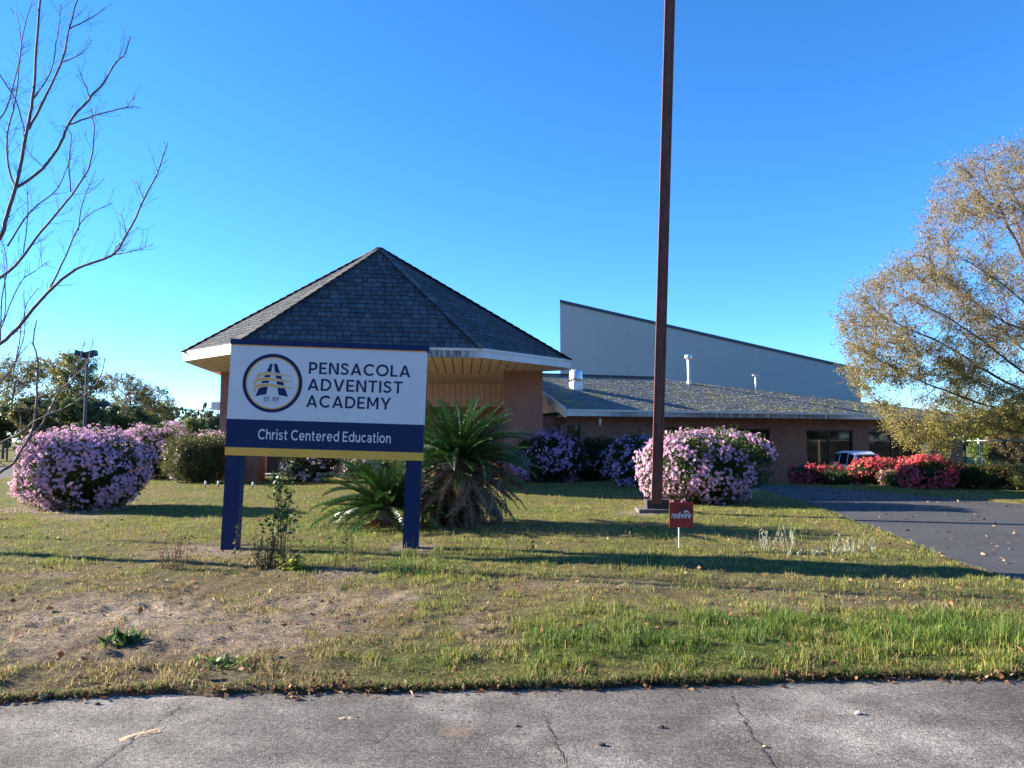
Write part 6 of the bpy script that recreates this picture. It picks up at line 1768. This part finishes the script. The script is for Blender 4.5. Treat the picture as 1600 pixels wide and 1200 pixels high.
# pale stalks standing in the grass before the driveway
M['pale_stalk'] = simple('pale_stalk', (.40, .40, .30), .8, .2, 8)
for j, (px, pb, wd_, cnt, hh, lab) in enumerate(((1198, 868, .16, 9, .34, 'clump of tall pale seeding stalks nearest to the yard sign'), (1228, 864, .12, 8, .38, 'clump of three or four tall upright pale stalks right of the first clump'),
                                                (1262, 874, .26, 22, .13, 'low grey-green tuft with short pale stalks'), (1316, 870, .30, 14, .26, 'spread clump of thin pale stalks nearest to the driveway'), (1345, 868, .10, 5, .22, 'last few short pale stalks at the driveway side'))):
    p = G(px, pb); h = hh
    t, tips = weed('dry_weed', lab, p, 'weed', [(rw_.gauss(0, wd_ * .5), rw_.gauss(0, .05), h * rw_.uniform(.5, 1.1), rw_.uniform(-.07, .10), rw_.gauss(0, .03), .004) for _ in range(cnt)], None, 'pale stalks in the lawn', 'pale_stalk')
    pts = []; dirs = []
    for (a, m_, e_) in tips:
        for _ in range(10): q_ = a.lerp(e_, rw_.uniform(.35, 1)); pts.append(tuple(q_)); dirs.append((rw_.gauss(0, .4), rw_.gauss(0, .4), 1))
    leaf_part(t, pts, dirs, .05, .24, (.36, .38, .27), 60 + j, .3, 'seed_heads')

# ================================================================== GRASS AND LITTER
def blades(name, x, y, h, w, lean, col, seg):
    n_ = len(x); z = gz(x, y) - .012; r_ = rng
    az = r_.uniform(0, 2 * math.pi, n_); la = r_.uniform(0, 2 * math.pi, n_)
    ux2 = np.stack([np.cos(az), np.sin(az), np.zeros(n_)], 1); dl = np.stack([np.cos(la), np.sin(la), np.zeros(n_)], 1)
    base = np.stack([x, y, z], 1); up = np.array([[0, 0, 1.]])
    tip = base + up * (h * (.58 + .42 * np.cos(np.minimum(lean * 1.7, 2.4))))[:, None] + dl * (h * np.sin(lean) * 1.05)[:, None]
    if seg == 1: tip = base + up * (h * np.cos(lean))[:, None] + dl * (h * np.sin(lean))[:, None]
    if seg == 1:
        v = np.stack([base - ux2 * w[:, None] / 2, base + ux2 * w[:, None] / 2, tip], 1); f = np.arange(n_ * 3).reshape(n_, 3); k = 3; fl = [f]
    else:
        mid = base + up * (h * .58)[:, None] + dl * (h * .58 * np.sin(lean) * .45)[:, None]
        v = np.stack([base - ux2 * w[:, None] / 2, base + ux2 * w[:, None] / 2, mid + ux2 * w[:, None] * .40, mid - ux2 * w[:, None] * .40, tip], 1)
        o = (np.arange(n_) * 5)[:, None]; k = 5; fl = [o + np.array([[0, 1, 2, 3]]), o + np.array([[3, 2, 4]])]
    return link(name, fast_mesh(name, v.reshape(-1, 3), fl, np.repeat(col, k, 0)), M['grass'], None, 'stuff')
def grass_zone(n_, y0, y1, hscale, wmin, wmax, seg, extra=1.2):
    y = np.sqrt(rng.uniform(y0 ** 2, y1 ** 2, n_)); x = rng.uniform(-1, 1, n_) * (.72 * y + extra)
    ye = edge_y(x); dd = poly_dist(x, y, DRV)
    ok = (y > ye - .01) & ~(in_poly(x, y, DRV) & (dd > .05)) & ~in_poly(x, y, LOT)
    ok &= ~((y > 26.5) & (x > -10.6) & (x < 3)) & ~((y > 31 + (x - 10) * .36) & (x > 2)) & ~((np.abs(x - pb_.x) < .42) & (np.abs(y - pb_.y) < .36))
    x, y = x[ok], y[ok]
    bare_, lush_ = masks(x, y); dry_ = dryness(x, y); lush_ = lush_ * (1 - .8 * dry_)
    dn = fbm(x * 4.5, y * 4.5, 71, 3); ye = edge_y(x)
    keep = rng.random(len(x)) < np.clip((1 - 1.04 * bare_) * (1 - .38 * dry_) * (.30 + 1.0 * sstep(.36, .56, dn) + .25 * lush_) * (.60 + .40 * sstep(.0, .12, y - ye)), 0.015, 1)
    x, y, bare_, lush_, dry_ = x[keep], y[keep], bare_[keep], lush_[keep], dry_[keep]; m = len(x)
    n3 = fbm(x * 5.5 + 3, y * 5.5, 77, 3); n1 = fbm(x * .9 + 40, y * .9, 73, 3); n2 = fbm(x * 3.2, y * 3.2, 75, 3)
    straw = np.array([.40, .33, .14]); brown = np.array([.18, .125, .055]); yg = np.array([.25, .265, .050]); gr = np.array([.105, .185, .030]); dg = np.array([.05, .115, .02])
    far = sstep(8.5, 11, y)
    wd = np.clip((1 - lush_) * (.55 - .35 * far) * (.5 + 1.3 * (n2 - .35) * 2) + .08 + .30 * bare_ + .62 * dry_, 0, .94)
    r1 = rng.random(m); r2 = rng.random(m)
    g = np.where((rng.random(m) < .30 + .5 * lush_ - .1 * far)[:, None], gr, yg); g = np.where((lush_ * rng.random(m) > .45)[:, None], dg * .5 + gr * .5, g)
    d_ = np.where((r2 < .40)[:, None], brown, straw)
    col = np.where((r1 < wd)[:, None], d_, g) * rng.uniform(.7, 1.35, (m, 1)) * (.85 + .3 * n1)[:, None]
    h = hscale * rng.uniform(.40, 1.35, m) * (.62 - .12 * dry_ + .44 * lush_ * (1 - far) + .30 * lush_ * far) * (.7 + .6 * n1) * (.45 + 1.25 * sstep(.34, .66, n3))
    dry = (r1 < wd); h = np.where(dry, h * .85, h)
    lean = np.abs(rng.normal(0, .42, m)) + .35 * lush_ * rng.random(m) + np.where(dry, .25, 0.)
    lean = np.clip(lean, 0, 1.35)
    return x, y, h, rng.uniform(wmin, wmax, m), lean, col
for (n_, a, b_, hs_, w0, w1, sg) in ((165000, 3.9, 6.6, .068, .0032, .0062, 2), (140000, 6.6, 10.2, .062, .004, .0075, 2), (180000, 10.2, 17, .062, .007, .012, 1), (130000, 17, 33, .065, .012, .022, 1)):
    g_ = grass_zone(n_, a, b_, hs_, w0, w1, sg)
    blades('grass', *g_, sg)
g_ = grass_zone(26000, 33, 60, .09, .04, .07, 1); blades('grass', *g_, 1)
# blades hanging over the edge of the slab
n_ = 7000; x = rng.uniform(-4.2, 5.2, n_); x = x[rng.random(n_) < .15 + .85 * sstep(.38, .6, fbm(x * 1.7 + 5, x * 0, 91, 3))]; m = len(x); y = edge_y(x) + rng.uniform(-.01, .07, m)
_, lu_ = masks(x, y); h_ = rng.uniform(.03, .085, m) * (.7 + .8 * lu_)
az_ = rng.normal(-math.pi / 2, .7, m); ln_ = rng.uniform(.5, 1.2, m); zb = np.maximum(gz(x, y), -.01)
bs = np.stack([x, y, zb], 1); dl_ = np.stack([np.cos(az_), np.sin(az_), np.zeros(m)], 1); ux_g = np.stack([-np.sin(az_), np.cos(az_), np.zeros(m)], 1); w_ = rng.uniform(.003, .006, m)[:, None]
md = bs + dl_ * (h_ * .35)[:, None] + np.array([0, 0, 1.]) * (h_ * .6)[:, None]; tp_g = bs + dl_ * (h_ * (.5 + .5 * np.sin(ln_)))[:, None] + np.array([0, 0, 1.]) * np.maximum(h_ * (.9 - .75 * ln_), .008)[:, None]
v = np.stack([bs - ux_g * w_ / 2, bs + ux_g * w_ / 2, md + ux_g * w_ * .4, md - ux_g * w_ * .4, tp_g], 1); o = (np.arange(m) * 5)[:, None]
cg = np.where((rng.random(m) < .45 + .4 * lu_)[:, None], np.array([.10, .17, .03]), np.array([.33, .26, .13])) * rng.uniform(.6, 1.3, (m, 1))
link('grass', fast_mesh('grass', v.reshape(-1, 3), [o + np.array([[0, 1, 2, 3]]), o + np.array([[3, 2, 4]])], np.repeat(cg, 5, 0)), M['grass'], None, 'stuff')
# thatch: dead clippings lying on the ground
n_ = 190000; y = np.sqrt(rng.uniform(4.2 ** 2, 12 ** 2, n_)); x = rng.uniform(-1, 1, n_) * (.72 * y + .8); bm_, lm_ = masks(x, y); nt_ = fbm(x * 3.5 + 8, y * 3.5, 93, 3)
ok = (y > edge_y(x)) & ~in_poly(x, y, DRV) & (rng.random(n_) < np.clip(sstep(.34, .58, nt_) * (1 - .35 * bm_) * .7 + .12 + .35 * dryness(x, y), 0, 1)); x, y = x[ok], y[ok]; m = len(x)
az_ = rng.uniform(0, 6.28, m); l_ = rng.uniform(.012, .045, m); d_ = np.stack([np.cos(az_), np.sin(az_), rng.uniform(-.1, .45, m)], 1); s_ = np.stack([-np.sin(az_), np.cos(az_), np.zeros(m)], 1) * rng.uniform(.001, .0022, m)[:, None]
bs = np.stack([x, y, gz(x, y) + rng.uniform(.002, .014, m)], 1); v = np.stack([bs - s_, bs + s_, bs + d_ * l_[:, None]], 1)
ct = np.array([[.36, .28, .15], [.22, .15, .08], [.13, .085, .05], [.42, .35, .22]])[rng.integers(0, 4, m)] * rng.uniform(.7, 1.2, (m, 1))
link('thatch', fast_mesh('thatch', v.reshape(-1, 3), [np.arange(m * 3).reshape(m, 3)], np.repeat(ct, 3, 0)), M['dead'], None, 'stuff')
# taller lone blades and seed stalks
g_ = list(grass_zone(5000, 4.2, 13, .16, .003, .005, 2)); g_[2] = g_[2] * .9; g_[5] = np.array([[.30, .29, .12]]) * rng.uniform(.6, 1.3, (len(g_[0]), 1)); blades('grass', *g_, 2)
# dead leaves: a drift along the slab, scattered bits on lawn and driveway
def litter(name, x, y, z, ll, rng_, flat_=.35):
    n_ = len(x); d_ = rng_.normal(size=(n_, 3)); d_[:, 2] = np.abs(d_[:, 2]) * flat_
    L_ = ll * rng_.uniform(.5, 1.3, n_); v, f = leaf_quads(np.stack([x, y, z], 1), d_, L_, L_ * rng_.uniform(.35, .7, n_), rng_, .5)
    cs = np.array([[.30, .17, .09], [.19, .085, .045], [.42, .30, .18], [.12, .06, .035]]); c = cs[rng_.integers(0, 4, n_)] * rng_.uniform(.7, 1.3, (n_, 1))
    return link(name, fast_mesh(name, v, [f], np.repeat(c, 4, 0)), M['dead'], None, 'stuff')
n_ = 2700; x = rng.uniform(-4.5, 5.5, n_); x = x[rng.random(n_) < .06 + 1.0 * sstep(.42, .62, fbm(x * 2.1, x * 0, 81, 4))]
y = edge_y(x) + np.abs(rng.normal(0, .045, len(x))) - .025 - .10 * rng.random(len(x)) * (rng.random(len(x)) < .15)
litter('leaf_litter', x, y, np.maximum(gz(x, y), 0) + .004, .040, rng, .3)
n_ = 1500; y = np.sqrt(rng.uniform(4.3 ** 2, 14 ** 2, n_)); x = rng.uniform(-1, 1, n_) * (.72 * y + 1); ok = (y > edge_y(x) + .05) & ~in_poly(x, y, DRV)
litter('leaf_litter', x[ok], y[ok], gz(x[ok], y[ok]) + .02, .055, rng)
n_ = 3000; x = rng.uniform(3, 26, n_); y = rng.uniform(6, 24, n_); ok = in_poly(x, y, DRV) & (rng.random(n_) < .3 + .7 * (fbm(x * .6, y * .6, 83, 2) > .48))
litter('leaf_litter', x[ok], y[ok], np.full(ok.sum(), .018), .075, rng, .15)
n_ = 900; a = rng.uniform(0, 6.28, n_); rr_ = np.sqrt(rng.random(n_)); x = c1.x - .3 + np.cos(a) * rr_ * 1.35; y = c1.y - .2 + np.sin(a) * rr_ * 1.3
P_ = np.stack([x, y, gz(x, y) + .02], 1); v, f, m = flowers(P_, np.tile([0, 0, 1.], (n_, 1)) + rng.normal(size=(n_, 3)) * .4, rng.uniform(.012, .022, n_), rng)
link('fallen_petals', fast_mesh('fallen_petals', v, [f], np.tile([.66, .45, .52], (len(v), 1))), M['petal'], None, 'stuff')
# clods and crumbs of soil on the bare ground
n_ = 14000; y = np.sqrt(rng.uniform(4.4 ** 2, 8.8 ** 2, n_)); x = rng.uniform(-1, .15, n_) * (.72 * y + .6); bm_, _ = masks(x, y); ok = (rng.random(n_) < bm_ * .9) & (y > edge_y(x) + .03); x, y = x[ok], y[ok]; n_ = len(x)
r0 = rng.uniform(.003, .009, n_) * (1 + 1.0 * (rng.random(n_) < .06)); oct_ = np.array([[1, 0, 0], [-1, 0, 0], [0, 1, 0], [0, -1, 0], [0, 0, .8], [0, 0, -.8]], float)
v = np.stack([x, y, gz(x, y)], 1)[:, None] + oct_[None] * r0[:, None, None] * rng.uniform(.6, 1.3, (n_, 6, 1)); o = (np.arange(n_) * 6)[:, None]
f = np.concatenate([o + np.array([t_]) for t_ in ((0, 2, 4), (2, 1, 4), (1, 3, 4), (3, 0, 4), (2, 0, 5), (1, 2, 5), (3, 1, 5), (0, 3, 5))], 0)
cc = np.where((rng.random(n_) < .5)[:, None], np.array([.36, .26, .18]), np.array([.18, .12, .08])) * rng.uniform(.7, 1.2, (n_, 1))
M['clod'] = colmat('soil_clods', .95, .5, 150)
link('soil_clods', fast_mesh('soil_clods', v.reshape(-1, 3), [f], np.repeat(cc, 6, 0)), M['clod'], None, 'stuff')
# gravelly crumbs on the concrete
n_ = 500; x = rng.uniform(-3.5, 4, n_); y = edge_y(x) - np.abs(rng.normal(0, .5, n_)); r0 = rng.uniform(.0015, .005, n_)
v = np.stack([x, y, r0 * .5], 1)[:, None] + oct_[None] * r0[:, None, None] * rng.uniform(.6, 1.3, (n_, 6, 1)); o = (np.arange(n_) * 6)[:, None]
f = np.concatenate([o + np.array([t_]) for t_ in ((0, 2, 4), (2, 1, 4), (1, 3, 4), (3, 0, 4), (2, 0, 5), (1, 2, 5), (3, 1, 5), (0, 3, 5))], 0)
cc = np.where((rng.random(n_) < .5)[:, None], np.array([.07, .05, .04]), np.array([.3, .27, .23])) * rng.uniform(.7, 1.2, (n_, 1))
link('gravel_crumbs', fast_mesh('gravel_crumbs', v.reshape(-1, 3), [f], np.repeat(cc, 6, 0)), M['clod'], None, 'stuff')
